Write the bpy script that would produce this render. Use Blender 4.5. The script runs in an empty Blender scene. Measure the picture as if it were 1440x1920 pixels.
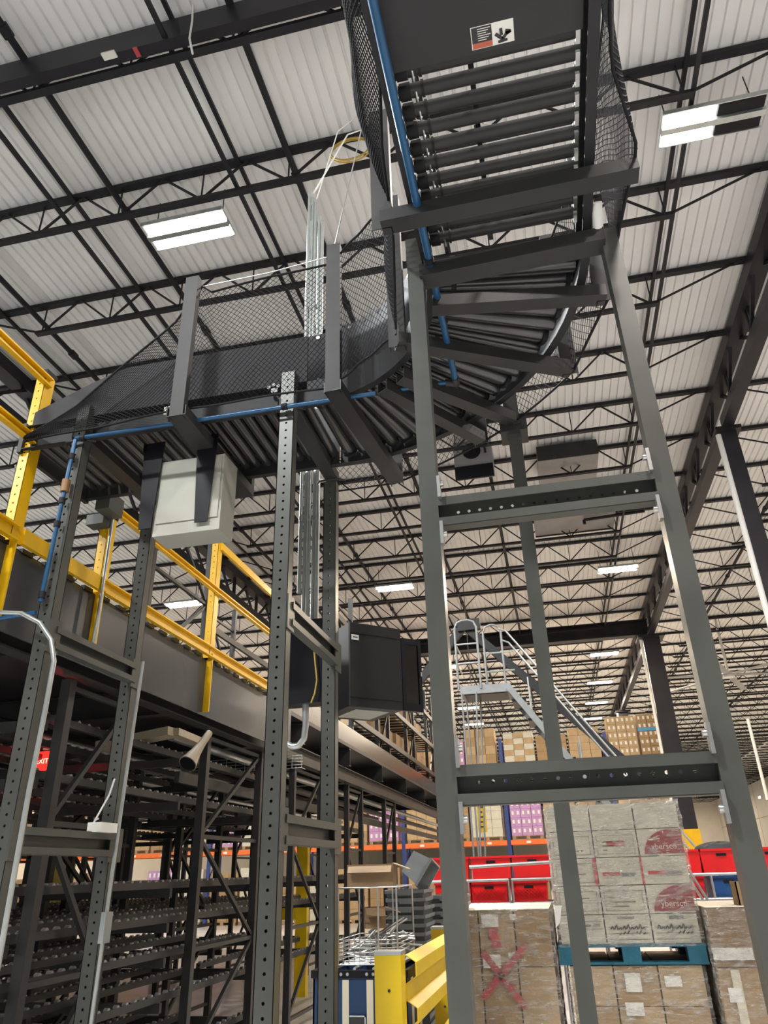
import bpy, math, random
from mathutils import Vector, Matrix
random.seed(7)
sc = bpy.context.scene
col = sc.collection
PI = math.pi
# ---------------------------------------------------------------- camera
PITCH, ROLL, YAW, FPX = math.radians(26.5208), math.radians(-1.7243), math.radians(11.8781), 1356.9
EYE = Vector((0, 0, 1.6))
_rz = Matrix(((math.cos(YAW), math.sin(YAW), 0), (-math.sin(YAW), math.cos(YAW), 0), (0, 0, 1)))
_rp = Matrix(((1, 0, 0), (0, math.cos(PITCH), math.sin(PITCH)), (0, -math.sin(PITCH), math.cos(PITCH))))
_rr = Matrix(((math.cos(ROLL), 0, math.sin(ROLL)), (0, 1, 0), (-math.sin(ROLL), 0, math.cos(ROLL))))
MC = _rr @ _rp @ _rz            # world -> (right, forward, up)
def at(x, y, X=None, Y=None, Z=None):
    r = MC.transposed() @ Vector(((x - 720) / FPX, 1, -(y - 960) / FPX))
    t = X / r.x if X is not None else (Y / r.y if Y is not None else (Z - 1.6) / r.z)
    return EYE + r * t
cd = bpy.data.cameras.new('camera'); cam = bpy.data.objects.new('camera', cd); col.objects.link(cam)
right, fwd, up = MC[0], MC[1], MC[2]
cam.matrix_world = Matrix(((right.x, up.x, -fwd.x, 0), (right.y, up.y, -fwd.y, 0), (right.z, up.z, -fwd.z, 1.6), (0, 0, 0, 1)))
cd.sensor_fit = 'VERTICAL'; cd.sensor_height = 36; cd.lens = FPX / 1920 * 36
cd.clip_start = .05; cd.clip_end = 400
sc.camera = cam
# ---------------------------------------------------------------- materials
def mk(name, c, rough=.5, metal=0, var=.12, scale=6., bump=0., bscale=60., spec=.5, emit=None, estr=0.):
    m = bpy.data.materials.new(name); m.use_nodes = True
    nt = m.node_tree; b = nt.nodes['Principled BSDF']
    b.inputs['Roughness'].default_value = rough; b.inputs['Metallic'].default_value = metal
    b.inputs['Specular IOR Level'].default_value = spec
    tc = nt.nodes.new('ShaderNodeTexCoord')
    if var:
        n = nt.nodes.new('ShaderNodeTexNoise'); n.inputs['Scale'].default_value = scale; n.inputs['Detail'].default_value = 4
        nt.links.new(tc.outputs['Object'], n.inputs['Vector'])
        r = nt.nodes.new('ShaderNodeValToRGB')
        r.color_ramp.elements[0].position = .3; r.color_ramp.elements[1].position = .7
        r.color_ramp.elements[0].color = (c[0]*(1-var), c[1]*(1-var), c[2]*(1-var), 1)
        r.color_ramp.elements[1].color = (min(1, c[0]*(1+var)), min(1, c[1]*(1+var)), min(1, c[2]*(1+var)), 1)
        nt.links.new(n.outputs['Fac'], r.inputs['Fac']); nt.links.new(r.outputs['Color'], b.inputs['Base Color'])
    else:
        b.inputs['Base Color'].default_value = (*c, 1)
    if bump:
        n2 = nt.nodes.new('ShaderNodeTexNoise'); n2.inputs['Scale'].default_value = bscale; n2.inputs['Detail'].default_value = 3
        nt.links.new(tc.outputs['Object'], n2.inputs['Vector'])
        bp = nt.nodes.new('ShaderNodeBump'); bp.inputs['Strength'].default_value = bump; bp.inputs['Distance'].default_value = .02
        nt.links.new(n2.outputs['Fac'], bp.inputs['Height']); nt.links.new(bp.outputs['Normal'], b.inputs['Normal'])
    if emit:
        b.inputs['Emission Color'].default_value = (*emit, 1); b.inputs['Emission Strength'].default_value = estr
    return m
M = dict(
    deck=mk('white_roof_deck', (.87, .87, .87), .55, 0, .05, .6),
    joist=mk('dark_joist_paint', (.020, .020, .024), .5, 0, .15, spec=.22),
    beam=mk('dark_beam_paint', (.022, .021, .026), .4, 0, .2, 2, spec=.22),
    conc=mk('sealed_concrete', (.54, .54, .535), .3, 0, .15, 1.2),
    wall=mk('cream_wall', (.78, .75, .68), .6, 0, .05, .5),
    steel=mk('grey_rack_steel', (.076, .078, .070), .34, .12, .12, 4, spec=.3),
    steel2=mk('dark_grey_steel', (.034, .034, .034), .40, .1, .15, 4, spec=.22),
    rail=mk('charcoal_rail_steel', (.030, .030, .032), .5, .2, .15, 5, spec=.22),
    roller=mk('roller_steel', (.085, .085, .088), .24, .7, .1, 8),
    zinc=mk('bright_zinc', (.55, .55, .54), .3, .9, .1, 10),
    galv=mk('galvanised_tube', (.50, .53, .52), .28, .7, .08, 10),
    fascia=mk('grey_fascia', (.050, .055, .062), .22, .3, .06, 1.5),
    yellow=mk('safety_yellow', (.72, .42, .004), .32, 0, .08, 5),
    plyel=mk('yellow_guard', (.66, .45, .006), .35, 0, .06, 5),
    blue=mk('blue_pipe', (.018, .085, .19), .3, .2, .1, 5),
    black=mk('black_paint', (.007, .007, .010), .35, 0, .1, spec=.22),
    rubber=mk('black_rubber', (.014, .014, .015), .6, 0, .1, spec=.22),
    net=mk('black_net_cord', (.010, .010, .012), .7, 0, 0, spec=.22),
    plate=mk('dark_pan_plate', (.040, .039, .041), .45, .2, .12, 2, spec=.22),
    guardp=mk('guard_plate_paint', (.050, .050, .054), .75, 0, .1, 3, spec=.22),
    skate=mk('skate_wheel_plastic', (.26, .26, .255), .3, .4, .08, 20),
    npost=mk('net_post_paint', (.048, .048, .048), .5, 0, .1, 5, spec=.22),
    cab=mk('cabinet_grey', (.013, .0145, .015), .55, 0, .05, 3, spec=.22),
    box=mk('putty_grey_box', (.33, .33, .28), .5, 0, .06, 3),
    white=mk('white_paint', (.75, .75, .72), .45, 0, .03),
    paper=mk('paper_label', (.74, .73, .68), .7, 0, .04),
    ink=mk('black_ink', (.03, .03, .03), .6, 0, 0),
    kraft=mk('kraft_carton', (.34, .225, .115), .75, 0, .1, 5, .1, 90),
    kraft2=mk('pale_kraft_carton', (.43, .31, .175), .75, 0, .1, 5, .1, 90),
    kraft3=mk('brown_carton', (.25, .16, .085), .75, 0, .1, 5, .1, 90),
    carton=mk('white_carton', (.55, .53, .44), .6, 0, .06, 5),
    purple=mk('lilac_carton', (.46, .26, .50), .6, 0, .08, 8),
    maroon=mk('maroon_print', (.26, .035, .045), .5, 0, .08, 8),
    pallet=mk('blue_pallet_wood', (.008, .105, .165), .6, 0, .2, 8, .15, 40),
    wood=mk('pallet_wood', (.32, .22, .13), .75, 0, .25, 8),
    orange=mk('orange_rack_beam', (.75, .16, .025), .4, 0, .08),
    rackblue=mk('blue_rack_upright', (.020, .045, .20), .4, 0, .1),
    red=mk('red_plastic', (.62, .006, .009), .38, 0, .08, 6),
    tape=mk('red_tape', (.45, .06, .07), .4, 0, .1, 20),
    bin=mk('blue_fabric_bin', (.008, .032, .095), .55, 0, .15, 6),
    bluecr=mk('blue_plastic', (.010, .06, .20), .4, 0, .1, 6),
    strap=mk('cream_strap', (.62, .57, .45), .7, 0, .06),
    tote=mk('dark_tote_plastic', (.10, .105, .105), .35, 0, .1, 6),
    totegrey=mk('grey_tote_plastic', (.20, .21, .21), .4, 0, .1, 6),
    hose=mk('yellow_hose', (.50, .34, .06), .5, 0, .1),
    orangev=mk('orange_valve', (.22, .11, .035), .5, 0, .1),
    ladder=mk('ladder_grey', (.22, .235, .235), .4, .3, .1),
    beige=mk('beige_horn', (.30, .25, .17), .5, 0, .06),
    duct=mk('grey_duct_sheet', (.30, .30, .31), .45, .3, .15, 1.5),
    copper=mk('brown_bag', (.015, .015, .016), .7, 0, .1),
    signred=mk('sign_orange_red', (.45, .11, .06), .5, 0, .05),
    lens=mk('lit_lens', (.9, .9, .88), .5, 0, 0, emit=(1, .97, .90), estr=16.),
    exitl=mk('lit_exit_face', (.6, .02, .02), .5, 0, 0, emit=(1, .015, .01), estr=2.2),
    exitw=mk('lit_exit_letters', (.9, .5, .4), .5, 0, 0, emit=(1, .25, .18), estr=3.5),
)
def wrapmat():
    m = bpy.data.materials.new('stretch_wrap'); m.use_nodes = True
    nt = m.node_tree; nt.nodes.clear()
    out = nt.nodes.new('ShaderNodeOutputMaterial')
    tr = nt.nodes.new('ShaderNodeBsdfTransparent'); tr.inputs['Color'].default_value = (.97, .97, .96, 1)
    gl = nt.nodes.new('ShaderNodeBsdfPrincipled'); gl.inputs['Base Color'].default_value = (.85, .82, .76, 1)
    gl.inputs['Roughness'].default_value = .10; gl.inputs['Specular IOR Level'].default_value = .9
    tc = nt.nodes.new('ShaderNodeTexCoord')
    mp = nt.nodes.new('ShaderNodeMapping'); mp.inputs['Scale'].default_value = (1.2, 1.2, 5.0); mp.inputs['Rotation'].default_value = (.08, .25, 0)
    nt.links.new(tc.outputs['Object'], mp.inputs['Vector'])
    n = nt.nodes.new('ShaderNodeTexNoise'); n.inputs['Scale'].default_value = 4.5; n.inputs['Detail'].default_value = 6; n.inputs['Distortion'].default_value = 1.2
    nt.links.new(mp.outputs['Vector'], n.inputs['Vector'])
    r = nt.nodes.new('ShaderNodeValToRGB'); r.color_ramp.elements[0].position = .42; r.color_ramp.elements[1].position = .74
    r.color_ramp.elements[0].color = (.12, .12, .12, 1); r.color_ramp.elements[1].color = (.60, .60, .60, 1)
    nt.links.new(n.outputs['Fac'], r.inputs['Fac'])
    n2 = nt.nodes.new('ShaderNodeTexNoise'); n2.inputs['Scale'].default_value = 14; n2.inputs['Detail'].default_value = 5; n2.inputs['Distortion'].default_value = 2
    nt.links.new(mp.outputs['Vector'], n2.inputs['Vector'])
    bp = nt.nodes.new('ShaderNodeBump'); bp.inputs['Strength'].default_value = 1.0; bp.inputs['Distance'].default_value = .05
    nt.links.new(n2.outputs['Fac'], bp.inputs['Height']); nt.links.new(bp.outputs['Normal'], gl.inputs['Normal'])
    mx = nt.nodes.new('ShaderNodeMixShader')
    mp3 = nt.nodes.new('ShaderNodeMapping'); mp3.inputs['Scale'].default_value = (1.0, 1.0, 7.0); mp3.inputs['Rotation'].default_value = (.1, -.35, 0)
    nt.links.new(tc.outputs['Object'], mp3.inputs['Vector'])
    n3 = nt.nodes.new('ShaderNodeTexNoise'); n3.inputs['Scale'].default_value = 7; n3.inputs['Detail'].default_value = 7; n3.inputs['Roughness'].default_value = .65; n3.inputs['Distortion'].default_value = .6
    nt.links.new(mp3.outputs['Vector'], n3.inputs['Vector'])
    r3 = nt.nodes.new('ShaderNodeValToRGB'); r3.color_ramp.elements[0].position = .565; r3.color_ramp.elements[1].position = .66  # whitish opaque streaks painted in as glints on the film
    r3.color_ramp.elements[0].color = (0, 0, 0, 1); r3.color_ramp.elements[1].color = (.8, .8, .8, 1)
    nt.links.new(n3.outputs['Fac'], r3.inputs['Fac'])
    mxx = nt.nodes.new('ShaderNodeMath'); mxx.operation = 'MAXIMUM'
    nt.links.new(r.outputs['Color'], mxx.inputs[0]); nt.links.new(r3.outputs['Color'], mxx.inputs[1])
    nt.links.new(mxx.outputs[0], mx.inputs['Fac']); nt.links.new(tr.outputs[0], mx.inputs[1]); nt.links.new(gl.outputs[0], mx.inputs[2])
    nt.links.new(mx.outputs[0], out.inputs['Surface'])
    return m
M['wrap'] = wrapmat()
def glassmat():
    m = bpy.data.materials.new('smoked_glass'); m.use_nodes = True
    nt = m.node_tree; nt.nodes.clear()
    out = nt.nodes.new('ShaderNodeOutputMaterial')
    tr = nt.nodes.new('ShaderNodeBsdfTransparent'); tr.inputs['Color'].default_value = (.10, .09, .09, 1)
    gl = nt.nodes.new('ShaderNodeBsdfGlossy'); gl.inputs['Roughness'].default_value = .08; gl.inputs['Color'].default_value = (.5, .5, .5, 1)
    mx = nt.nodes.new('ShaderNodeMixShader'); mx.inputs['Fac'].default_value = .12
    nt.links.new(tr.outputs[0], mx.inputs[1]); nt.links.new(gl.outputs[0], mx.inputs[2]); nt.links.new(mx.outputs[0], out.inputs['Surface'])
    return m
M['smoke'] = glassmat()
# ---------------------------------------------------------------- mesh builder
def V(*a): return Vector(a)
KEEP = set('pattern text lines lettering handwriting print dots frames ribs netting web frame mesh pictogram bracing wire labels cross'.split())
class MB:
    def __init__(s): s.v = []; s.f = []; s.s = []
    def add(s, vs, fs, smooth=False):
        b = len(s.v); s.v += [Vector(v) for v in vs]; s.f += [tuple(b + i for i in f) for f in fs]; s.s += [smooth] * len(fs); return s
    def box(s, x0, y0, z0, x1, y1, z1):
        x0, x1 = min(x0, x1), max(x0, x1); y0, y1 = min(y0, y1), max(y0, y1); z0, z1 = min(z0, z1), max(z0, z1)
        return s.add([(x0,y0,z0),(x1,y0,z0),(x1,y1,z0),(x0,y1,z0),(x0,y0,z1),(x1,y0,z1),(x1,y1,z1),(x0,y1,z1)],
                     [(0,3,2,1),(4,5,6,7),(0,1,5,4),(1,2,6,5),(2,3,7,6),(3,0,4,7)])
    def rbox(s, c, size, rz=0, rx=0, ry=0):
        R = Matrix.Rotation(rz, 3, 'Z') @ Matrix.Rotation(rx, 3, 'X') @ Matrix.Rotation(ry, 3, 'Y')
        m = MB().box(-size[0]/2, -size[1]/2, -size[2]/2, size[0]/2, size[1]/2, size[2]/2)
        return s.add([R @ v + Vector(c) for v in m.v], m.f)
    def frame(s, p, q, up):
        d = (Vector(q) - Vector(p)); L = d.length; d = d / L
        u = Vector(up); u = u - d * u.dot(d)
        if u.length < 1e-4: u = Vector((0, 1, 0)) if abs(d.y) < .9 else Vector((1, 0, 0)); u = u - d * u.dot(d)
        u.normalize(); return d, d.cross(u), u, L
    def extr(s, prof, p, q, up=(0, 0, 1), smooth=False):
        d, sd, u, L = s.frame(p, q, up); p = Vector(p); q = Vector(q); n = len(prof)
        vs = [p + sd * a + u * b for a, b in prof] + [q + sd * a + u * b for a, b in prof]
        fs = [(i, (i+1) % n, n + (i+1) % n, n + i) for i in range(n)]
        s.add(vs, fs, smooth); s.add(vs[:n], [tuple(range(n-1, -1, -1))]); s.add(vs[n:], [tuple(range(n))]); return s
    def bar(s, p, q, w, h, up=(0, 0, 1)):
        return s.extr([(-w/2,-h/2),(w/2,-h/2),(w/2,h/2),(-w/2,h/2)], p, q, up)
    def chan(s, p, q, w, h, t=.005, up=(0, 0, 1)):      # C section: web on the up side, open on the other; w across, h deep
        return s.extr([(-w/2,-h),(-w/2,0),(w/2,0),(w/2,-h),(w/2-t,-h),(w/2-t,-t),(-w/2+t,-t),(-w/2+t,-h)], p, q, up)
    def ibeam(s, p, q, w, h, t=.012, up=(0, 0, 1)):
        a, b, c = w/2, h/2, t/2
        return s.extr([(-a,-b),(a,-b),(a,-b+t),(c,-b+t),(c,b-t),(a,b-t),(a,b),(-a,b),(-a,b-t),(-c,b-t),(-c,-b+t),(-a,-b+t)], p, q, up)
    def tube(s, pts, r, n=8, closed=False, caps=True, smooth=True):
        pts = [Vector(p) for p in pts]; m = len(pts); rs = r if isinstance(r, (list, tuple)) else [r] * m
        vs = []; prev = None
        for i, p in enumerate(pts):
            a = pts[(i-1) % m] if (i > 0 or closed) else p
            b = pts[(i+1) % m] if (i < m-1 or closed) else p
            t = (b - a).normalized()
            if prev is None:
                u = Vector((0, 0, 1)) if abs(t.z) < .9 else Vector((1, 0, 0))
            else: u = prev
            u = (u - t * u.dot(t)).normalized(); prev = u; w = t.cross(u)
            vs += [p + (u * math.cos(2*PI*k/n) + w * math.sin(2*PI*k/n)) * rs[i] for k in range(n)]
        fs = []
        for i in range(m if closed else m-1):
            j = (i+1) % m
            fs += [(i*n+k, i*n+(k+1) % n, j*n+(k+1) % n, j*n+k) for k in range(n)]
        s.add(vs, fs, smooth)
        if caps and not closed:
            s.add(vs[:n], [tuple(range(n-1, -1, -1))]); s.add(vs[-n:], [tuple(range(n))])
        return s
    def cyl(s, p, q, r, n=12): return s.tube([p, q], r, n)
    def poly(s, pts, thick):                             # flat polygon with thickness along its normal
        pts = [Vector(p) for p in pts]; n = len(pts)
        nn = (pts[1]-pts[0]).cross(pts[2]-pts[0]).normalized() * thick
        vs = pts + [p + nn for p in pts]
        s.add(vs, [tuple(range(n-1, -1, -1)), tuple(range(n, 2*n))] + [(i, (i+1) % n, n+(i+1) % n, n+i) for i in range(n)]); return s
    def sheet(s, F, nu, nv, thick=.0, smooth=True):      # F(u,v) -> point
        vs = [F(i/nu, j/nv) for j in range(nv+1) for i in range(nu+1)]
        fs = [(j*(nu+1)+i, j*(nu+1)+i+1, (j+1)*(nu+1)+i+1, (j+1)*(nu+1)+i) for j in range(nv) for i in range(nu)]
        return s.add(vs, fs, smooth)
    def perf(s, p, q, w, pitch, r, up, off=0.0, t=.004, start=0., end=0.):
        # a flat strip from p to q, w wide, facing up, with a row of round holes right through it
        d, sd, u, L = s.frame(p, q, up); p = Vector(p)
        n = max(1, int((L - start - end) / pitch)); e0 = start; e1 = start + n * pitch
        def P(a, b): return p + d * a + sd * b
        if e0 > 0: s.add([P(0,-w/2),P(0,w/2),P(e0,w/2),P(e0,-w/2)], [(0,1,2,3)])
        if e1 < L: s.add([P(e1,-w/2),P(e1,w/2),P(L,w/2),P(L,-w/2)], [(0,1,2,3)])
        h = pitch / 2; K = 8
        for i in range(n):
            c = e0 + (i + .5) * pitch
            ring = [P(c + r*math.cos(2*PI*k/K), off + r*math.sin(2*PI*k/K)) for k in range(K)]
            o = h * .98
            sq = [P(c+h, off), P(c+h, off+o), P(c, off+o), P(c-h, off+o), P(c-h, off), P(c-h, off-o), P(c, off-o), P(c+h, off-o)]
            s.add(ring + sq, [(k, (k+1) % K, K+(k+1) % K, K+k) for k in range(K)])
            for a, b in ((off+o, w/2), (-w/2, off-o)):
                if b - a > 1e-4: s.add([P(c-h,a),P(c-h,b),P(c+h,b),P(c+h,a)], [(0,1,2,3)])
        return s
    def net(s, F, nu, nv, r=.0018):                      # diamond netting: F(u,v) on 0..1, nu x nv cells, each cord a thin square rod
        for i in range(nu + 1):
            for j in range(nv):
                for di in ((1, -1)):
                    a = (i if j % 2 == 0 else i + .5 * 1); 
                    k = a + .5 * di
                    if k < -.01 or k > nu + .51: continue
                    p = Vector(F(min(1, a/nu), j/nv)); q = Vector(F(min(1, max(0, k/nu)), (j+1)/nv))
                    if (p-q).length < 1e-4: continue
                    s.bar3(p, q, r)
        return s
    def bar3(s, p, q, r):
        d = (q-p).normalized(); u = d.orthogonal().normalized(); w = d.cross(u)
        o = [u*r, (u*-.5 + w*.866)*r, (u*-.5 - w*.866)*r]
        return s.add([p+a for a in o] + [q+a for a in o], [(0,1,4,3),(1,2,5,4),(2,0,3,5)])
    def pieces(s):
        par = list(range(len(s.v)))
        def find(a):
            while par[a] != a: par[a] = par[par[a]]; a = par[a]
            return a
        for f in s.f:
            r = find(f[0])
            for i in f[1:]: par[find(i)] = r
        isl = {}
        for i in range(len(s.v)): isl.setdefault(find(i), []).append(i)
        ks = list(isl); n = len(ks)
        if n == 1 or n > 400: return None
        bx = []
        for k in ks:
            c = [s.v[i] for i in isl[k]]
            bx.append(([min(v[a] for v in c) for a in range(3)], [max(v[a] for v in c) for a in range(3)]))
        sz = [max(h[a]-l[a] for a in range(3)) for l, h in bx]; q = list(range(n))
        def fq(a):
            while q[a] != a: q[a] = q[q[a]]; a = q[a]
            return a
        for i in range(n):
            for j in range(i):
                g = sum(max(0, bx[j][0][a]-bx[i][1][a], bx[i][0][a]-bx[j][1][a])**2 for a in range(3))**.5
                if g <= max(.02, .5*max(sz[i], sz[j])): q[fq(i)] = fq(j)
        if len({fq(i) for i in range(n)}) == 1: return None
        ik = {k: i for i, k in enumerate(ks)}; out = {}
        for f, sm in zip(s.f, s.s):
            g = fq(ik[find(f[0])]); m = out.setdefault(g, (MB(), {}))
            fn = []
            for i in f:
                if i not in m[1]: m[1][i] = len(m[0].v); m[0].v.append(s.v[i])
                fn.append(m[1][i])
            m[0].f.append(tuple(fn)); m[0].s.append(sm)
        return [m for m, _ in out.values()]
    def build(s, name, mat, parent=None, org=None):
        if parent is not None and not KEEP & set(name.split('_')):
            ps = s.pieces()
            if ps:
                return [m.build1(name, mat, parent, org) for m in ps][0]
        return s.build1(name, mat, parent, org)
    def build1(s, name, mat, parent=None, org=None):
        if parent is not None: O = org if org is not None else worldloc(parent)
        else:
            xs = [v.x for v in s.v]; ys = [v.y for v in s.v]; zs = [v.z for v in s.v]
            O = Vector(((min(xs)+max(xs))/2, (min(ys)+max(ys))/2, min(zs)))
        me = bpy.data.meshes.new(name); me.from_pydata([v - O for v in s.v], [], s.f)
        me.polygons.foreach_set('use_smooth', s.s)
        me.materials.append(M[mat] if isinstance(mat, str) else mat); me.update()
        o = bpy.data.objects.new(name, me); col.objects.link(o)
        if parent is not None:
            o.parent = parent; o.location = O - worldloc(parent)
        else: o.location = O
        return o
def worldloc(o):
    l = Vector(o.location)
    while o.parent is not None: o = o.parent; l += o.location
    return l
def tag(o, label, cat, group=None, kind=None):
    o['label'] = label
    o['category'] = cat
    if group: o['group'] = group
    if kind: o['kind'] = kind
    return o
def thing(name, label, cat, loc=(0, 0, 0), group=None, kind=None):
    o = bpy.data.objects.new(name, None); col.objects.link(o); o.location = loc; o.empty_display_size = .1
    return tag(o, label, cat, group, kind)
def struct(o): o['kind'] = 'structure'; return o
def dup(root, loc=None, label=None, group=None, rz=0):
    r = root.copy(); col.objects.link(r)
    if loc is not None: r.location = loc
    if rz: r.rotation_euler = (0, 0, rz)
    if label: r['label'] = label
    if group: r['group'] = group
    for ch in list(root.children):
        c = ch.copy(); col.objects.link(c); c.parent = r
        for g in list(ch.children):
            d = g.copy(); col.objects.link(d); d.parent = c
    return r
ONES = ['zeroth','first','second','third','fourth','fifth','sixth','seventh','eighth','ninth','tenth','eleventh','twelfth','thirteenth','fourteenth','fifteenth','sixteenth','seventeenth','eighteenth','nineteenth']
TENS = {2:'twent',3:'thirt',4:'fort',5:'fift',6:'sixt',7:'sevent'}
def nth(n):
    if n < 20: return ONES[n]
    t, o = divmod(n, 10)
    return TENS[t] + 'ieth' if o == 0 else TENS[t] + 'y-' + ONES[o]
def text_mesh(txt, size, depth=.001):
    cu = bpy.data.curves.new('lettering', 'FONT'); cu.body = txt; cu.size = size; cu.extrude = depth; cu.align_x = 'CENTER'; cu.align_y = 'CENTER'
    cu.resolution_u = 3
    ob = bpy.data.objects.new('lettering', cu); col.objects.link(ob)
    dg = bpy.context.evaluated_depsgraph_get(); dg.update()
    me = bpy.data.meshes.new_from_object(ob.evaluated_get(dg))
    vs = [v.co.copy() for v in me.vertices]; fs = [tuple(p.vertices) for p in me.polygons]
    bpy.data.objects.remove(ob); bpy.data.curves.remove(cu); bpy.data.meshes.remove(me)
    return vs, fs
def text(mb, txt, size, o, ux, uy, depth=.001):
    vs, fs = text_mesh(txt, size, depth); ux = Vector(ux).normalized(); uy = Vector(uy).normalized(); n = ux.cross(uy)
    mb.add([Vector(o) + ux*v.x + uy*v.y + n*v.z for v in vs], fs); return mb
# ================================================================ THE BUILDING
ZC = 10.42                       # underside of roof deck
XL, XR, YF, YB = -26., 24., -12., 128.
struct(MB().box(XL, YF, -.2, XR, YB, 0).build('floor', 'conc'))
mb = MB(); x = XL; prof = []
while x < XR:
    prof += [(x, 0), (x+.108, 0), (x+.118, .04), (x+.142, .04)]; x += .152
prof.append((x, 0))
vs = [(a, YF, ZC+b) for a, b in prof] + [(a, YB, ZC+b) for a, b in prof]; n = len(prof)
mb.add(vs, [(i, n+i, n+i+1, i+1) for i in range(n-1)])
struct(mb.build('ceiling', 'deck'))
struct(MB().box(XR, YF, 0, XR+.3, YB, ZC).build('wall_right', 'wall'))
mb = MB()
for y in range(0, 124, 8): mb.box(XR-.012, y-.02, 0, XR-.002, y+.02, ZC)
mb.box(XR-.012, 60, 6.4, XR-.002, YB, 6.44)
struct(mb.build('trim_1', 'steel'))
struct(MB().box(XL-.3, YF, 0, XL, YB, ZC).build('wall_left', 'wall'))
struct(MB().box(XL, YB, 0, XR, YB+.3, ZC).build('wall_back', 'wall'))
# ---- roof joists
def joist(X0, X1, y, label, group):
    r = thing('roof_joist', label, 'roof joist', ((X0+X1)/2, y, 9.7), group)
    zt, zb = ZC - .055, 9.78
    MB().bar((X0, y, zt), (X1, y, zt), .105, .07).build('top_chord', 'joist', r)
    MB().bar((X0+1.5, y, zb), (X1-1.5, y, zb), .09, .055).build('bottom_chord', 'joist', r)
    w = MB(); L = X1 - X0 - 3.2; n = max(2, round(L/1.3)); st = L/n
    for i in range(n+1):
        xb = X0 + 1.6 + i*st
        w.bar((xb, y, zb), (xb, y, zt), .018, .018)
        l = xb - st/2 if i else X0 + .15
        q = xb + st/2 if i < n else X1 - .15
        w.bar((xb, y, zb), (l, y, zt), .027, .027); w.bar((xb, y, zb), (q, y, zt), .027, .027)
    w.build('web', 'joist', r)
    return r
GX0, GX1 = -9.1, 4.2
jm = joist(GX0+.1, GX1-.1, 0, 'x', 'roof joists of the middle bay')
jr = joist(GX1+.1, 17.4, 0, 'x', 'roof joists of the right-hand bay')
jl = joist(-22.3, GX0-.1, 0, 'x', 'roof joists of the left-hand bay')
jx = joist(17.6, 23.9, 0, 'x', 'short roof joists beside the far right wall')
J0, JS = 4.36, 1.822
first = [True]*4
def place(proto, k, ix, label):
    loc = (proto['x0'], J0 + JS*k, 9.7) if 'x0' in proto else None
    o = proto if first[ix] else dup(proto)
    if first[ix]: first[ix] = False
    o.location = (o.location.x, J0 + JS*k, 9.7); o['label'] = label
for k in range(0, 66):
    place(jm, k, 0, f'open-web roof joist in the middle bay, {nth(k+1)} row counted from the camera')
for k in range(0, 66):
    if J0+JS*k > 6: place(jr, k, 1, f'open-web roof joist right of the truss girder, {nth(k+1)} row from the camera')
for k in range(2, 34):
    place(jl, k, 2, f'open-web roof joist left of the far left girder, {nth(k+1)} row from the camera')
for k in range(24, 66):
    place(jx, k, 3, f'short open-web roof joist running to the right wall, {nth(k+1)} row from the camera')
# ---- bridging lines and sprinkler branch pipes along the building
for i, (X, w) in enumerate(((-8.2, 'far left'), (-5.68, 'second from the left'), (-3.17, 'beside the nearest lamp'), (-.6, 'behind the conveyor'), (2.62, 'passing the upper right lamp'))):
    o = thing('joist_bridging', f'thin dark bridging angles tying the joists together, line {w}', 'bridging', (X, 30, 9.75), 'bridging lines under the roof')
    MB().bar((X, .5, ZC-.11), (X, 70, ZC-.11), .05, .05).build('top_angle', 'joist', o)
    MB().bar((X, .5, 9.86), (X, 70, 9.86), .05, .05).build('bottom_angle', 'joist', o)
for X, w in ((-7.6, 'leftmost of the roof pipes'), (-5.0, 'crossing left of the nearest lamp'), (-2.44, 'ending above the conduit bundle'), (6.5, 'right of the truss girder'), (11.0, 'far right under the roof')):
    m = MB().cyl((X, .5, 10.2), (X, 62, 10.2), .045, 8)
    y = 1.2
    while y < 60: m.cyl((X, y, 10.2), (X, y+.14, 10.2), .066, 8); y += 2.6
    tag(m.build('sprinkler_pipe', 'joist'), f'dark sprinkler branch pipe with couplings, {w}', 'pipe', 'sprinkler branch pipes')
# ---- truss girders
def girder(X, Y0, Y1, label):
    r = thing('truss_girder', label, 'girder', (X, (Y0+Y1)/2, 9.3), 'truss girders on the roof columns')
    MB().bar((X, Y0, ZC-.2), (X, Y1, ZC-.2), .30, .26).build('top_chord', 'beam', r)
    MB().bar((X, Y0+.2, 9.42), (X, Y1-.2, 9.42), .22, .2).build('bottom_chord', 'beam', r)
    w = MB(); n = 8; st = (Y1-Y0)/n
    for i in range(n):
        a = Y0 + i*st; c = a + st/2; b = a + st
        w.bar((X-.07, a+.1, ZC-.3), (X-.07, c, 9.45), .06, .06); w.bar((X+.07, c, 9.45), (X+.07, b-.1, ZC-.3), .06, .06)
        for s in (-.05, .05): w.bar((X, c+s, 9.45), (X, c+s, ZC-.3), .05, .05)
    w.build('web', 'beam', r)
    return r
ys = (-1.3, 13.5, 28.3, 43.1, 57.9, 72.7, 87.5, 102.3)
g0 = girder(GX1, ys[0], ys[1], 'dark truss girder on the right, segment nearest the camera')
for i in range(1, 7):
    dup(g0, (GX1, (ys[i]+ys[i+1])/2, 9.3), f'dark truss girder on the right, {nth(i+1)} segment from the camera')
for i in range(0, 5):
    dup(g0, (GX0, (ys[i]+ys[i+1])/2, 9.3), f'dark truss girder at far left behind the yellow railing, {nth(i+1)} segment from the camera')
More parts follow.
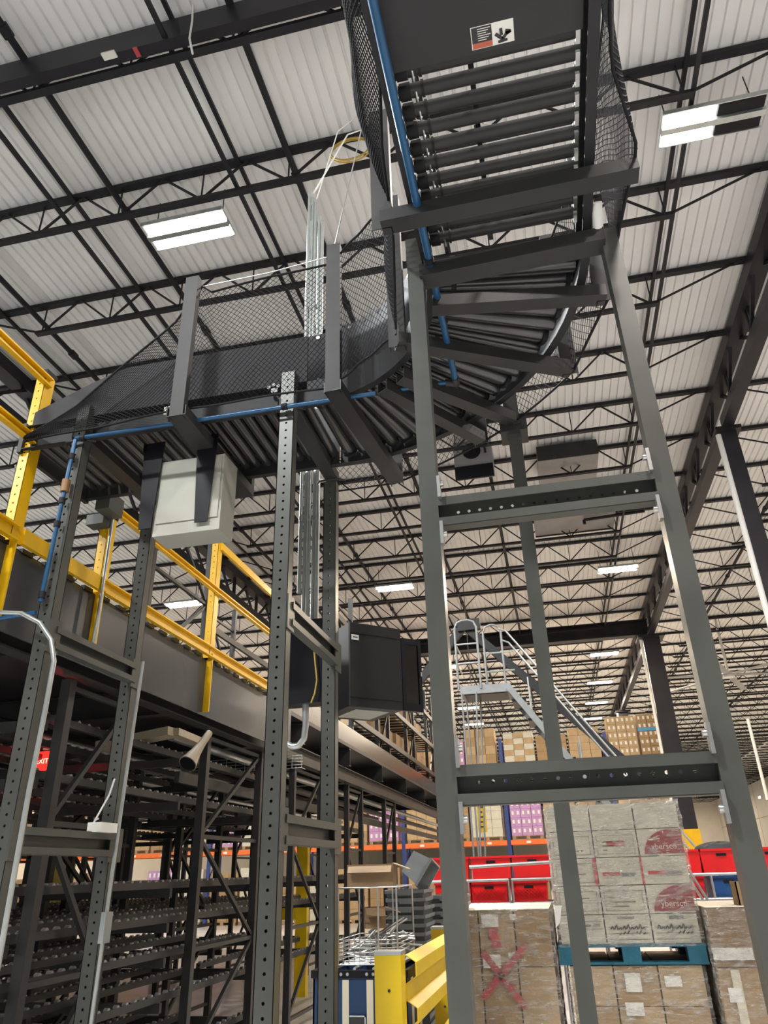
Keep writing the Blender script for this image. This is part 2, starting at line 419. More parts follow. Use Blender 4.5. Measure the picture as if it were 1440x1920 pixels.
# ---- columns
def column(x, y, w, label, guard):
    r = thing('roof_column', label, 'column', (x, y, 0), 'roof columns')
    MB().bar((x, y, 0), (x, y, 9.35), w, w, (0, 1, 0)).build('shaft', 'beam', r)
    MB().box(x-w*.8, y-w*.8, 9.25, x+w*.8, y+w*.8, 9.33).build('cap_plate', 'beam', r)
    if guard:
        MB().bar((x, y, 0), (x, y, guard), w*1.12, w*1.12, (0, 1, 0)).build('column_guard', 'yellow', r)
    c = MB().cyl((x-w*.62, y-w*.4, .3), (x-w*.62, y-w*.4, 9.2), .055, 8).build('conduit', 'white', r)
    return r
column(GX1, 13.5, .30, 'dark steel roof column at the upper right edge, carrying the truss girder', 0)
column(GX1, 28.3, .60, 'thick dark roof column with yellow guard behind the red crates', 2.65)
column(GX1, 43.1, .5, 'distant dark roof column under the far end of the truss girder', 2.5)
struct(MB().ibeam((GX0, 28.3, 9.72), (GX1, 28.3, 9.72), .4, .6, .04).build('trim_2', 'beam'))
b = thing('roof_beam', 'thick dark steel beam crossing the top left corner of the roof', 'beam', (-3, 4.05, 9.9))
MB().bar((-12, 4.23, 10.0), (4.1, 4.23, 10.0), .08, .40).build('web', 'beam', b)
MB().bar((-12, 4.22, 9.79), (4.1, 4.22, 9.79), .12, .03).build('flange', 'beam', b)
MB().rbox(at(205, 103, Z=9.77)+V(0, 0, -.005), (.16, .08, .02)).build('paper_tag', 'paper', b)
MB().rbox(at(257, 97, Z=9.77)+V(0, 0, -.006), (.05, .10, .02)).build('red_mark', 'tape', b)
p = at(357, 40, Z=9.75)
MB().tube([p+V(0,0,.3), p+V(.02,0,0), p+V(.0,.03,-.25), p+V(.05,.05,-.5)], .012, 6).build('hanging_wire', 'white', b)
# ================================================================ LAMPS
def lamp(c, lit, label, right_lit=True):
    x, y, z = c
    r = thing('ceiling_lamp', label, 'ceiling lamp', (x, y, z), 'lit strip lamps under the roof')
    hh = MB().box(x-.60, y-.22, z, x+.60, y+.22, z+.03)
    hh.box(x-.60, y-.04, z-.06, x+.60, y+.04, z); hh.box(x-.60, y-.235, z-.035, x+.60, y-.22, z+.03); hh.box(x-.60, y+.22, z-.035, x+.60, y+.235, z+.03)
    hh.build('housing', 'galv', r)
    for s in (-1, 1):
        x1 = x+.55 if right_lit else x+.0
        MB().box(x-.55, y+s*.13-.075, z-.05, x1, y+s*.13+.075, z-.005).build('lit_lens', 'lens', r)
        if not right_lit: MB().box(x+.04, y+s*.13-.075, z-.03, x+.57, y+s*.13+.075, z-.003).build('unlit_louvre', 'black', r)
    w = MB()
    for s in (-.5, .5): w.cyl((x+s, y, z+.03), (x+s, y, ZC-.05), .008, 5)
    w.build('hanger_wire', 'steel2', r)
    if lit:
        ld = bpy.data.lights.new('area_light', 'AREA'); ld.shape = 'RECTANGLE'; ld.size = 1.2; ld.size_y = .4
        ld.energy = lit[0]; ld.color = lit[1]
        lo = bpy.data.objects.new('area_light', ld); col.objects.link(lo); lo.parent = r; lo.location = (0, 0, -.09)
    return r
COOL, WARM = (.97, 1, 1.0), (1, .82, .62)
PW = 520.
lamp((-4.05, 6.55, 9.72), (PW*1.7, COOL), 'bright twin-strip lamp nearest the camera, upper left')
lamp((2.86, 6.55, 9.72), (PW*.62, (1, .90, .84)), 'bright twin-strip lamp with unlit right half, upper right', False)
for X, Y, lab in ((-4.2, 21.2, 'lit strip lamp between the conduit bundle and the portal frame'), (2.68, 21.6, 'lit strip lamp inside the portal frame, near the right post'),
                  (2.75, 31.6, 'lit strip lamp just past the roof beam, left of the thick column'), (2.78, 37, 'second lit strip lamp past the roof beam'),
                  (2.8, 42, 'third lit strip lamp past the roof beam'), (2.72, 46.8, 'fourth lit strip lamp past the roof beam, above the cartons'),
                  (-11.2, 20.7, 'lit strip lamp seen between the yellow guardrails'), (-4.16, 40.9, 'lit strip lamp behind the rolling ladder legs'),
                  (-4.4, 46, 'dim lit strip lamp beyond the rolling ladder'), (-4.2, 31.6, 'lit strip lamp hidden partly by the portal frame left post'),
                  (-11.2, 31.6, 'lit strip lamp far left over the upper racks')):
    lamp((X, Y, 9.72), (PW*.9, WARM), lab)
def fill_light(x, y, z, e, c=COOL, sx=1.2, sy=.4):
    ld = bpy.data.lights.new('area_light', 'AREA'); ld.shape = 'RECTANGLE'; ld.size = sx; ld.size_y = sy; ld.energy = e; ld.color = c
    lo = bpy.data.objects.new('area_light', ld); col.objects.link(lo); lo.location = (x, y, z); return lo
for x, y in ((-4.1, -3), (2.8, -3), (9.7, -3), (-11, -3), (-11.2, 6.5), (9.7, 6.5), (9.7, 21), (16.5, 14), (-18, 14), (9.7, 36), (16.5, 50), (16.5, 70), (16.5, 95), (18, 108), (18, 120), (-18, 36), (2.8, 60), (-4.2, 60), (9.7, 60)):  # extra lights without fixtures, added to brighten the roof and right wall
    fill_light(x, y, 9.55, PW*(.35 if 5 < x and 0 < y < 40 else (1.5 if x < -3 and y < 15 else .9)), (COOL if x < 0 else (1, .90, .84)) if y < 15 else WARM)
# ================================================================ CONVEYOR
ZR0, ZR1 = 4.075, 4.25           # side rails
RC = V(-1.15, 2.5, 0); RI, RO = .87, 1.58
XI, XO = RC.x+RI, RC.x+RO        # -.28, .43
YI, YO = RC.y+RI, RC.y+RO        # 3.37, 4.08
ZRL = 4.16
def arc(r, a, z): a = math.radians(a); return V(RC.x + r*math.cos(a), RC.y + r*math.sin(a), z)
def railsec(s): return [(-.02*s, ZR0), (.02*s, ZR0), (.02*s, ZR0+.006), (-.014*s, ZR0+.006), (-.014*s, ZR1-.006), (.02*s, ZR1-.006), (.02*s, ZR1), (-.02*s, ZR1)]
def roller(mb, p, q, r=.028, r2=None): mb.tube([p, q], [r, r2 or r], 12)
# overhead straight bed
cv = thing('conveyor_section', 'straight roller conveyor passing overhead with pan plate and open rollers', 'conveyor', (.08, 1.2, ZR0), 'roller conveyor sections')
for X, s in ((XI, 1), (XO, -1)):
    m = MB(); m.extr([(a, b) for a, b in railsec(s)], (X, -.2, 0), (X, 2.5, 0))
    for i in range(24): m.cyl((X+.021*s*0-.022*s, .2+i*.098, ZRL), (X-.03*s, .2+i*.098, ZRL), .009, 6)
    m.build('side_rail', 'rail', cv)
MB().box(XI+.03, -.2, ZR0+.035, XO-.03, 1.57, ZR0+.045).build('pan_plate', 'plate', cv)
y = 1.60
k = 0
while y < 2.46:
    r = MB(); roller(r, (XI+.03, y, ZRL), (XO-.03, y, ZRL), .0255)
    ro = r.build('roller', 'steel2', cv)
    f = MB(); f.cyl((XI+.035, y, ZRL), (XI+.075, y, ZRL), .032, 10); f.cyl((XI+.115, y, ZRL), (XI+.125, y, ZRL), .031, 10)
    f.build('drive_pulley', 'rubber', ro)
    f = MB(); f.tube([(XI+.095, y-.012, ZRL-.027), (XI+.095, y+.012, ZRL-.031), (XI+.095, y+.028, ZRL-.027)], .005, 5); f.box(XO-.05, y-.02, ZRL-.03, XO-.035, y+.03, ZRL+.03)
    f.build('drive_band', 'zinc', ro)
    y += .0785; k += 1
c = MB().cyl((XO+.04, 2.3, 4.1), (XO+.04, 2.42, 4.02), .022, 10).build('grease_cylinder', 'white', cv)
MB().bar((.02, 1.5, ZRL+.06), (.02, 2.5, ZRL+.06), .02, .02).build('centre_spine', 'steel2', cv)
# warning label on the pan
sg = thing('warning_label', 'black and white warning label with orange stripe stuck under the conveyor pan', 'warning label', (.12, 1.5, ZR0+.03))
zs = ZR0+.0345
A, B_, C_, D_ = at(881, 53, Z=zs), at(962, 33, Z=zs), at(962, 73, Z=zs), at(884, 91, Z=zs)
ux = (B_-A).normalized(); wd = (B_-A).length; vy = V(0, 1, 0); hd = .075
o0 = V(A.x, A.y, zs)
ux = V(1, 0, 0)
def rect(mb, a0, a1, b0, b1, lift): return mb.box(o0.x+wd*a0, o0.y+hd*b0, zs-lift-.0008, o0.x+wd*a1, o0.y+hd*b1, zs-lift)
rect(MB(), 0, 1, 0, 1, 0).build('backing', 'paper', sg)
rect(MB(), .02, .49, .03, .72, .001).build('black_panel', 'ink', sg)
rect(MB(), .02, .49, .72, .97, .001).build('orange_stripe', 'signred', sg)
m = MB()
for i in range(6): rect(m, .16, .46 - .05*(i % 3), .1+.1*i, .13+.1*i, .002)
m.build('text_lines', 'paper', sg)
m = MB(); P0 = lambda a, b: V(o0.x+wd*a, o0.y+hd*b, zs-.0025)
m.bar(P0(.70,.30), P0(.71,.6), .010, .001, (0,0,1)); m.bar(P0(.57,.5), P0(.73,.78), .011, .001); m.bar(P0(.73,.78), P0(.86,.5), .010, .001)
m.bar(P0(.62,.88), P0(.84,.84), .009, .001); m.bar(P0(.80,.45), P0(.92,.52), .012, .001); m.bar(P0(.82,.6), P0(.93,.5), .009, .001)
m.build('pictogram', 'ink', sg)
# curved bed
cc = thing('conveyor_curve', 'curved roller conveyor turning left beyond the portal frame', 'conveyor', (-.2, 3.3, ZR0), 'roller conveyor sections')
def arcrail(r, s, a0=0, a1=90, n=24):
    m = MB(); pr = railsec(s); k = len(pr); vs = []
    for i in range(n+1):
        a = a0 + (a1-a0)*i/n
        vs += [arc(r - d, a, z) for d, z in pr]
    m.add(vs, [(i*k+j, i*k+(j+1) % k, (i+1)*k+(j+1) % k, (i+1)*k+j) for i in range(n) for j in range(k)]); return m
arcrail(RI, -1).build('inner_rail', 'rail', cc); arcrail(RO, 1).build('outer_rail', 'rail', cc)
for i in range(23):
    a = 3 + i*3.82
    r = MB(); roller(r, arc(RI+.03, a, ZRL-.004), arc(RO-.03, a, ZRL), .029, .048)
    ro = r.build('tapered_roller', 'roller', cc)
    if i % 2 == 0:
        MB().tube([arc(RI+.10, a, ZRL), arc(RI+.125, a, ZRL)], .036, 10).build('drive_pulley', 'rubber', ro)
        MB().tube([arc(RO-.06, a, ZRL-.01), arc(RO-.04, a, ZRL-.01)], .053, 8).build('end_bearing', 'rubber', ro)
m = MB(); n = 20
def guard(r, z0, z1, a0, a1, t=.006):
    m = MB(); vs = []
    for i in range(21):
        a = a0 + (a1-a0)*i/20
        vs += [arc(r, a, z0), arc(r, a, z1), arc(r+t, a, z1), arc(r+t, a, z0)]
    m.add(vs, [(i*4+j, i*4+(j+1) % 4, i*4+4+(j+1) % 4, i*4+4+j) for i in range(20) for j in range(4)], True); return m
guard(RI-.02, ZR1-.01, 4.58, 0, 90).build('inner_guard_plate', 'guardp', cc)
m = MB()
for i in range(12): m.tube([arc(RI-.03, 4+i*7.4, 4.55), arc(RI-.02, 4+i*7.4, 4.55)], .012, 6)
m.build('guard_bolt', 'zinc', cc)
# left straight bed
XLE = -3.05
cl = thing('conveyor_section', 'straight roller conveyor running left above the yellow mezzanine railing', 'conveyor', (-2.1, 3.72, ZR0), 'roller conveyor sections')
for Y, s in ((YI, -1), (YO, 1)):
    m = MB().extr(railsec(s), (RC.x, Y, 0), (XLE, Y, 0)); m.build('side_rail', 'rail', cl)
x = RC.x-.04
while x > XLE+.05:
    r = MB(); roller(r, (x, YI+.03, ZRL), (x, YO-.03, ZRL), .034); r.build('roller', 'roller', cl); x -= .0785
MB().poly([(RC.x, YI-.02, ZR1-.01), (RC.x, YI-.02, 4.58), (-2.38, YI-.02, 4.58), (-2.62, YI-.02, 4.50), (-3.0, YI-.02, 4.34), (-3.0, YI-.02, ZR1-.01)], .006).build('guard_plate', 'guardp', cl)
MB().box(RC.x, YO+.02, ZR1-.01, -2.9, YO+.026, 4.58).build('guard_plate', 'plate', cl)
m = MB().box(-2.07, YI-.029, 4.16, -1.93, YI-.022, 4.215); lb = m.build('rail_label', 'paper', cl)
m = MB()
for i in range(3):
    for j in range(3): m.box(-2.055+j*.042, YI-.031, 4.168+i*.016, -2.022+j*.042, YI-.0292, 4.176+i*.016)
m.build('printed_lines', 'ink', lb)
MB().box(XLE-.03, YI-.02, ZR0-.02, XLE, YO+.02, ZR1+.02).build('end_plate', 'steel2', cl)
m = MB()
for i in range(3): m.cyl((-1.32-.03*i, YI-.05, 4.22+.012*(i % 2)), (-1.32-.03*i, YI-.025, 4.22+.012*(i % 2)), .012, 8)
m.box(-1.36, YI-.06, 4.17, -1.32, YI-.022, 4.20)
m.build('sensor_bracket', 'steel', cl)
MB().box(-1.9, 3.45, ZRL+.05, -1.2, 4.0, ZRL+.07).build('bed_cover', 'rail', cl)
# ================================================================ SUPPORT BRACKETS WITH NET POSTS
ZB = 4.035
def net_bracket(p, q, label, lpost=None, rpost=None, w=.075, h=.065):
    p = Vector(p); q = Vector(q)
    r = thing('net_bracket', label, 'conveyor bracket', (p+q)/2, 'cross brackets under the conveyor')
    m = MB().chan(p + V(0,0,-h), q + V(0,0,-h), w, h, .005, (0, 0, -1)); m.build('crossbar', 'steel2', r)
    for e, zt in ((p, lpost), (q, rpost)):
        if zt:
            d = (q-p).normalized()
            m = MB().chan(e + V(0,0,-h), V(e.x, e.y, zt), .085, .045, .004, (0, -1, 0))
            m.build('net_post', 'npost', r)
    return r
def rad(a, r0, r1): return arc(r0, a, ZB), arc(r1, a, ZB)
brk = []
brk.append(net_bracket((-.415, 2.10, ZB), (.60, 2.09, ZB), 'cross bracket nearest the camera, wider than the overhead rollers', 4.72, None))
net_bracket((XI-.03, 2.44, ZB), (XO+.06, 2.42, ZB), 'cross bracket resting on top of the portal frame', None, None, .09, .07)
p, q = rad(9, RI-.0, RO+.10); net_bracket(p, q, 'radial bracket just beyond the portal frame', None, 5.0)
p, q = rad(28, RI-.14, RO+.12); net_bracket(p, q, 'radial bracket under the curve whose outer post stands beside the portal support', 5.05, 5.0)
p, q = rad(46, RI-.0, RO+.1); net_bracket(p, q, 'radial bracket from the blue pipe corner to the rear support post', None, 4.9)
p, q = rad(55, RI-.02, RO+.1); net_bracket(p, q, 'radial bracket just left of the rear support post', None, 4.9)
net_bracket((-.925, 3.12, ZB), (-.80, 4.24, ZB), 'cross bracket right of the perforated upright with tall net post', 5.07, 4.9, .1)
net_bracket((-1.855, 3.12, ZB), (-1.86, 4.16, ZB), 'wide cross bracket above the grey box with tall net post', 5.03, 4.9, .12)
# ================================================================ NETS
def lerp(a, b, t): return Vector(a)*(1-t) + Vector(b)*t
def pl(pts, t):
    pts = [Vector(p) for p in pts]; L = [0]
    for a, b in zip(pts, pts[1:]): L.append(L[-1] + (b-a).length)
    s = t*L[-1]
    for i in range(len(pts)-1):
        if s <= L[i+1] + 1e-9: return pts[i].lerp(pts[i+1], (s-L[i])/max(1e-9, L[i+1]-L[i]))
    return pts[-1]
def mknet(label, bot, top, nu, nv, bulge=(0, 0, 0), r=.0018, rope=.007):
    bulge = Vector(bulge)
    def F(u, v):
        p = pl(bot, u).lerp(pl(top, u), v)
        return p + bulge*math.sin(PI*v)*(.6+.4*math.sin(5*u+1)) + V(0, 0, .006*math.sin(17*u+9*v))
    m = MB(); m.net(F, nu, nv, r)
    xs = [F(.5, .5)]
    rt = thing('safety_net', label, 'safety net', F(.5, 0), 'safety nets along the conveyor')
    m.build('netting', 'net', rt)
    for nm, v in (('lower_rope', 0), ('upper_rope', 1)):
        MB().tube([F(i/24, v) for i in range(25)], rope, 6).build(nm, 'net', rt)
    return rt
YN = 3.19
mknet('black safety net hung beside the left conveyor between two tall net posts',
      [(-2.98, YN+.1, 4.08), (-1.84, YN, 4.06), (-.95, YN, 4.05)],
      [(-2.98, YN+.1, 4.12), (-2.62, YN+.05, 4.25), (-1.98, YN, 4.74), (-1.82, YN, 5.0), (-1.75, YN, 4.93), (-1.37, YN, 4.98), (-.95, YN, 4.98)], 62, 46, (0, -.02, 0))
i0 = arc(RI-.14, 28, 0)
mknet('black safety net across the inside of the curve, ending at the crossed posts',
      [(-.95, YN, 4.05), (i0.x, i0.y, 4.05)], [(-.95, YN, 5.0), (i0.x, i0.y, 5.02)], 16, 42, (0, 0, 0))
mknet('black safety net bunched and sagging left of the overhead rollers beside the blue pipe',
      [(-.24, .9, 4.15), (-.255, 1.35, 4.15), (-.29, 1.53, 4.15), (-.36, 1.88, 4.15), (-.40, 2.28, 4.12), (-.50, 2.8, 4.05)],
      [(-.36, .9, 4.85), (-.42, 1.65, 4.75), (-.49, 1.95, 4.68), (-.49, 2.2, 4.72), (-.45, 2.36, 4.8), (-.53, 2.85, 5.0)], 64, 44, (-.07, 0, -.05), .0026)
mknet('black safety net bulging outward on the right of the overhead rollers',
      [(.47, .9, 4.1), (.48, 1.5, 4.1), (.50, 1.72, 4.1), (.60, 2.02, 4.04), (.57, 2.25, 4.02), (.54, 2.55, 4.02)],
      [(.50, .9, 5.0), (.54, 1.5, 4.95), (.60, 1.9, 5.0), (.64, 2.12, 5.05), (.60, 2.4, 4.95), (.54, 2.72, 4.95)], 60, 44, (.06, 0, 0), .0025)
op = [arc(RO+.12, 9, 0), arc(RO+.14, 28, 0), arc(RO+.13, 46, 0), arc(RO+.13, 55, 0), V(-.80, 4.29, 0), V(-1.25, 4.27, 0)]
mknet('black safety net around the outer side of the curve between the short net posts',
      [(p.x, p.y, 3.99) for p in op], [(p.x, p.y, 4.95) for p in op], 56, 36, (0, 0, -.02))
mknet('black safety net along the far side of the left conveyor, seen through the nearer net',
      [(-1.25, 4.2, 4.3), (-1.84, 4.18, 4.3), (-2.95, 4.18, 4.3)], [(-1.25, 4.2, 4.95), (-1.84, 4.18, 4.9), (-2.95, 4.18, 4.75)], 50, 20)
m = MB(); m.tube([(-1.82, YN, 5.0), (-1.37, YN+.02, 5.03), (-.95, YN, 5.05)], .004, 5); m.tube([(-.95, YN, 5.05), (-.45, 2.3, 5.4)], .004, 5)
tag(m.build('tension_cable', 'zinc'), 'thin steel cable strung between the tops of the tall net posts', 'cable')
# ================================================================ UPRIGHTS
def perf_post(x, y, z0, z1, w=.088, d=.07, pitch=.0508, r=.0072):
    m = MB()
    m.perf((x, y-d/2, z0), (x, y-d/2, z1), w, pitch, r, (0, -1, 0), 0, start=.05)
    for s in (-1, 1):
        m.box(x+s*w/2, y-d/2, z0, x+s*(w/2-.004), y+d/2, z1)
        m.box(x+s*w/2, y+d/2-.004, z0, x+s*(w/2-.026), y+d/2, z1)
    return m
def chan_post(x, y, z0, z1, w, d, face=(0, -1, 0)):
    f = Vector(face); c = V(x, y, 0) + f*d/2
    return MB().chan((c.x, c.y, z0), (c.x, c.y, z1), w, d, .006, face)
def crossbar(p, q, h=.13, d=.05, face=(0, -1, 0), holes=True, pitch=.062, r=.011):
    # channel lying on its side: recessed web with a row of holes, flanges towards the face
    p = Vector(p); q = Vector(q); f = Vector(face); dr = (q-p).normalized(); m = MB()
    if holes: m.perf(p, q, h, pitch, r, f, h*.10 if dr.cross(f).z > 0 else -h*.10, start=.05, end=.03)
    else: m.poly([p+V(0,0,-h/2), q+V(0,0,-h/2), q+V(0,0,h/2), p+V(0,0,h/2)], .005)
    for s in (-1, 1):
        z = V(0, 0, s*h/2)
        m.bar(p+z+f*d/2, q+z+f*d/2, d, .006, (0,0,1)); m.bar(p+z*.72+f*d, q+z*.72+f*d, .005, h*.28, (0,0,1))
    return m
# left end frame (posts A) and middle frame (posts B)
def support_frame(X, label, lean):
    r = thing('conveyor_support', label, 'support frame', (X, 3.78, 0), 'perforated support frames')
    for y, zt in ((3.34, 4.30), (4.22, 4.02)):
        po = perf_post(X, y, 0, zt).build('upright', 'steel', r)
        MB().box(X-.08, y-.07, 0, X+.08, y+.07, .012).build('base_plate', 'steel', po)
    for z in (2.80, 1.79):
        b_ = crossbar((X+.012, 3.36, z), (X+.012, 4.2, z), .12, .045, (1, 0, 0), False)
        br = b_.build('cross_brace', 'steel', r)
        m = MB().box(X+.045, 3.30, z-.09, X+.052, 3.40, z+.09); m.box(X+.045, 4.16, z-.09, X+.052, 4.29, z+.09); m.build('end_bracket', 'steel', br)
    m = MB().chan((X, 3.3, 4.06), (X, 4.26, 4.06), .09, .06, .005, (0, 0, -1)); m.build('bed_bracket', 'steel2', r)
    for y in (3.34, 4.22):
        m = MB().tube([(X-.1, y, 4.035), (X-.06, y-.06, 4.02), (X+.06, y-.06, 4.02), (X+.1, y, 4.035)], .008, 6); m.build('clamp_ring', 'steel2', r)
    return r
support_frame(-2.61, 'perforated steel support frame at left, carrying the blue pipe drop', 0)
support_frame(-1.255, 'perforated steel support frame in the middle, holding the black cabinet', 0)
# portal frame D-E
pf = thing('portal_support', 'tall grey steel portal frame with two crossbars on the right', 'portal frame', (.085, 2.45, 0))
for x, zt in ((-.333, 4.22), (.513, 4.06)):
    chan_post(x, 2.45, 0, zt, .068, .075).build('post', 'steel', pf)
for z in (2.80, 1.84):
    br = crossbar((-.30, 2.455, z), (.48, 2.455, z), .115, .048, (0, -1, 0), True, .0405, .0062).build('crossbar', 'steel', pf)
    m = MB()
    for x in (-.295, .475):
        s = 1 if x < 0 else -1
        m.box(x, 2.38, z+.05, x+.012*s, 2.41, z+.14); m.box(x, 2.38, z-.14, x+.012*s, 2.41, z-.05)
        m.cyl((x+.012*s, 2.395, z+.11), (x+.024*s, 2.395, z+.11), .012, 8); m.cyl((x+.012*s, 2.395, z-.10), (x+.024*s, 2.395, z-.10), .012, 8)
    m.build('corner_clip', 'zinc', br)
for x in (-.333, .513): MB().box(x-.08, 2.36, 0, x+.08, 2.54, .012).build('base_plate', 'steel', pf)
rp = thing('support_post', 'lone dark channel post standing under the outer side of the curve', 'support post', (.02, 3.80, 0))
chan_post(.02, 3.80, 0, 4.0, .085, .075, (1, 0, 0)).build('post', 'steel', rp)
MB().box(-.08, 3.7, 0, .12, 3.9, .012).build('base_plate', 'steel', rp)
MB().box(-.06, 3.72, 3.93, .10, 3.88, 4.02).build('top_bracket', 'steel2', rp)
# ---- blue pipe
bp = thing('air_pipe', 'blue compressed-air pipe clipped under the conveyor with a drop on the left', 'pipe', (-1, 3.28, 4.03))
ZP = 4.02
m = MB().cyl((-2.60, 3.27, ZP+.01), (-.30, 3.275, ZP), .0125, 12); m.build('horizontal_run', 'blue', bp)
m = MB().cyl((-.262, 3.27, ZP), (-.252, .6, ZP), .0165, 12); m.build('overhead_run', 'blue', bp)
m = MB().tube([(-.32, 3.275, ZP), (-.29, 3.285, ZP), (-.262, 3.30, ZP), (-.262, 3.24, ZP)], .021, 10); m.build('elbow', 'steel2', bp)
m = MB().cyl((-2.60, 3.27, ZP), (-2.625, 3.27, 2.98), .0125, 12); dr = m.build('drop_run', 'blue', bp)
m = MB().cyl((-2.607, 3.27, 3.66), (-2.609, 3.27, 3.74), .024, 10); m.build('orange_valve', 'orangev', dr)
m = MB()
for z in (3.9, 3.6, 3.45, 3.02): m.cyl((-2.603-.02*(4-z), 3.27, z-.018), (-2.603-.02*(4-z), 3.27, z+.018), .019, 10)
for x in (-1.255, -.7, -.95, -1.85, -2.55): m.cyl((x-.015, 3.27, ZP+.004), (x+.015, 3.27, ZP+.004), .020, 10)
for y in (2.42, 2.35): m.cyl((-.262, y, ZP), (-.262, y+.03, ZP), .024, 10)
m.build('clamp', 'rubber', bp)
m = MB().cyl((-2.64, 3.27, 2.92), (-3.01, 3.28, 2.905), .0125, 10); m.build('lower_run', 'blue', bp)
# ---- conduits along post A and A2, bent conduit
m = MB().tube([at(-40, 1152, Y=3.22), at(0, 1148, Y=3.22), at(40, 1150, Y=3.22), at(75, 1168, Y=3.22), at(96, 1200, Y=3.22), at(101, 1240, Y=3.22), at(85, 1330, Y=3.22), at(55, 1480, Y=3.22), at(0, 1790, Y=3.22), at(-60, 2110, Y=3.22)], .0125, 10)
tag(m.build('bent_conduit', 'galv'), 'grey conduit bending down along the left perforated upright', 'conduit')
m = MB().tube([at(268, 1240, Y=4.14), at(240, 1430, Y=4.14), at(210, 1640, Y=4.14), at(165, 1960, Y=4.14)], .011, 8)
tag(m.build('straight_conduit', 'galv'), 'pale conduit strapped to the rear post of the left support frame', 'conduit')
m = MB().box(-2.52, 4.10, 1.30, -2.49, 4.17, 1.45); tag(m.build('outlet_box', 'galv'), 'small pale outlet box on the conduit of the left frame', 'outlet box')
m = MB().tube([at(215, 1460, Y=4.05), at(205, 1490, Y=4.05), at(180, 1535, Y=4.05), at(172, 1550, Y=4.05)], .006, 6)
tag(m.build('loose_cable', 'white'), 'thin white cable drooping above the left cross brace', 'cable')
m = MB().box(-2.585, 3.95, 1.85, -2.50, 4.12, 1.90); tag(m.build('wall_plate_box', 'paper'), 'small white junction plate lying on the left cross brace', 'junction box')
# ---- vertical conduit bundle
for i, (dx, dy, zt) in enumerate(((0, 0, 7.35), (.032, .01, 7.25), (.064, -.005, 7.2), (.096, .012, 7.0), (.128, 0, 6.9))):
    z0 = 3.1 if i > 0 else 3.35
    m = MB().cyl((-1.565+dx, 4.5+dy, z0), (-1.565+dx, 4.5+dy, zt), .0155, 10)
    m.cyl((-1.565+dx, 4.5+dy, 5.9), (-1.565+dx, 4.5+dy, 5.94), .0185, 10)
    m.cyl((-1.565+dx, 4.5+dy, 3.9), (-1.565+dx, 4.5+dy, 3.94), .0185, 10)
    tag(m.build('vertical_conduit', 'galv'), f'tall silver conduit behind the conveyor, {nth(i+1)} from the left in its bundle', 'conduit', 'vertical conduit bundle')
m = MB(); m.tube([(-1.53, 4.5, 7.3), (-1.3, 4.9, 8.6), (-.9, 5.6, 9.7), (.2, 6.0, 9.75)], .008, 5); m.tube([(-1.5, 4.5, 7.2), (-1.35, 4.7, 8.4), (-1.2, 5.4, 9.7)], .006, 5)
tag(m.build('loose_wire', 'white'), 'thin pale wires rising from the conduit bundle to the roof joist', 'wire')
c = at(657, 279, Z=9.6); m = MB(); m.tube([c + V(.25*math.cos(a), .0, .19*math.sin(a)) for a in [2*PI*i/24 for i in range(24)]], .012, 6, True)
m.tube([c + V(.26*math.cos(a), .03, .20*math.sin(a)) for a in [2*PI*i/24 for i in range(24)]], .010, 6, True)
tag(m.build('coiled_hose', 'hose'), 'yellow coiled hose hanging from a roof joist near the top', 'hose')
# ================================================================ BOXES ON THE FRAMES
gb = thing('junction_box', 'large putty-grey box hung under the left conveyor on black brackets', 'electrical box', (-1.935, 3.63, 3.42))
m = MB().box(-2.15, 3.52, 3.42, -1.725, 3.71, 3.93); m.build('enclosure', 'box', gb)
MB().box(-2.135, 3.513, 3.50, -1.74, 3.521, 3.91).build('cover', 'box', gb)
for x in (-2.2, -1.84):
    m = MB().poly([(x-.07, 3.505, 4.07), (x+.07, 3.505, 4.07), (x+.045, 3.505, 3.47), (x-.035, 3.505, 3.47)], -.007)
    m.box(x-.065, 3.48, 4.0, x-.058, 3.70, 4.07); m.build('hanger_bracket', 'black', gb)
# cabinet with glass door
cz0, cz1 = 2.57, 3.13
P0_ = at(656, 1166, Z=cz1); P1_ = at(750, 1180, Z=cz1)
d = (P1_-P0_); d.z = 0; wd_ = d.length; d.normalize(); nrm = V(-d.y, d.x, 0)   # away from camera
cb = thing('network_cabinet', 'dark grey wall cabinet with white tag and smoked glass door, mounted on the middle frame', 'cabinet', P0_ + V(0, 0, cz0-cz1))
def corner(a, b, z): return V(P0_.x, P0_.y, z) + d*a + nrm*b
def obox(mb, a0, a1, b0, b1, z0, z1):
    vs = [corner(a0,b0,z0), corner(a1,b0,z0), corner(a1,b1,z0), corner(a0,b1,z0), corner(a0,b0,z1), corner(a1,b0,z1), corner(a1,b1,z1), corner(a0,b1,z1)]
    return mb.add(vs, [(0,3,2,1),(4,5,6,7),(0,1,5,4),(1,2,6,5),(2,3,7,6),(3,0,4,7)])
obox(MB(), 0, wd_, .02, .42, cz0, cz1).build('case', 'black', cb)
m = MB(); obox(m, 0, wd_, 0, .018, cz0, cz1); m.build('side_panel', 'cab', cb)
m = MB(); obox(m, .0, wd_, -.003, 0, cz0+.055, cz0+.058); obox(m, .0, wd_, -.003, 0, cz1-.075, cz1-.072); m.build('panel_seam', 'black', cb)
tg = obox(MB(), .01, .065, -.004, -.0005, cz1-.12, cz1-.085).build('white_tag', 'paper', cb)
obox(MB(), .02, .055, -.006, -.0042, cz1-.106, cz1-.098).build('tag_text', 'ink', tg)
obox(MB(), .08, wd_-.06, .08, .36, cz0-.003, cz0-.0005).build('base_label', 'box', cb)
m = MB(); obox(m, wd_+.005, wd_+.03, .0, .022, cz0-.0, cz1-.06); obox(m, wd_+.14, wd_+.165, .0, .022, cz0, cz1-.06)
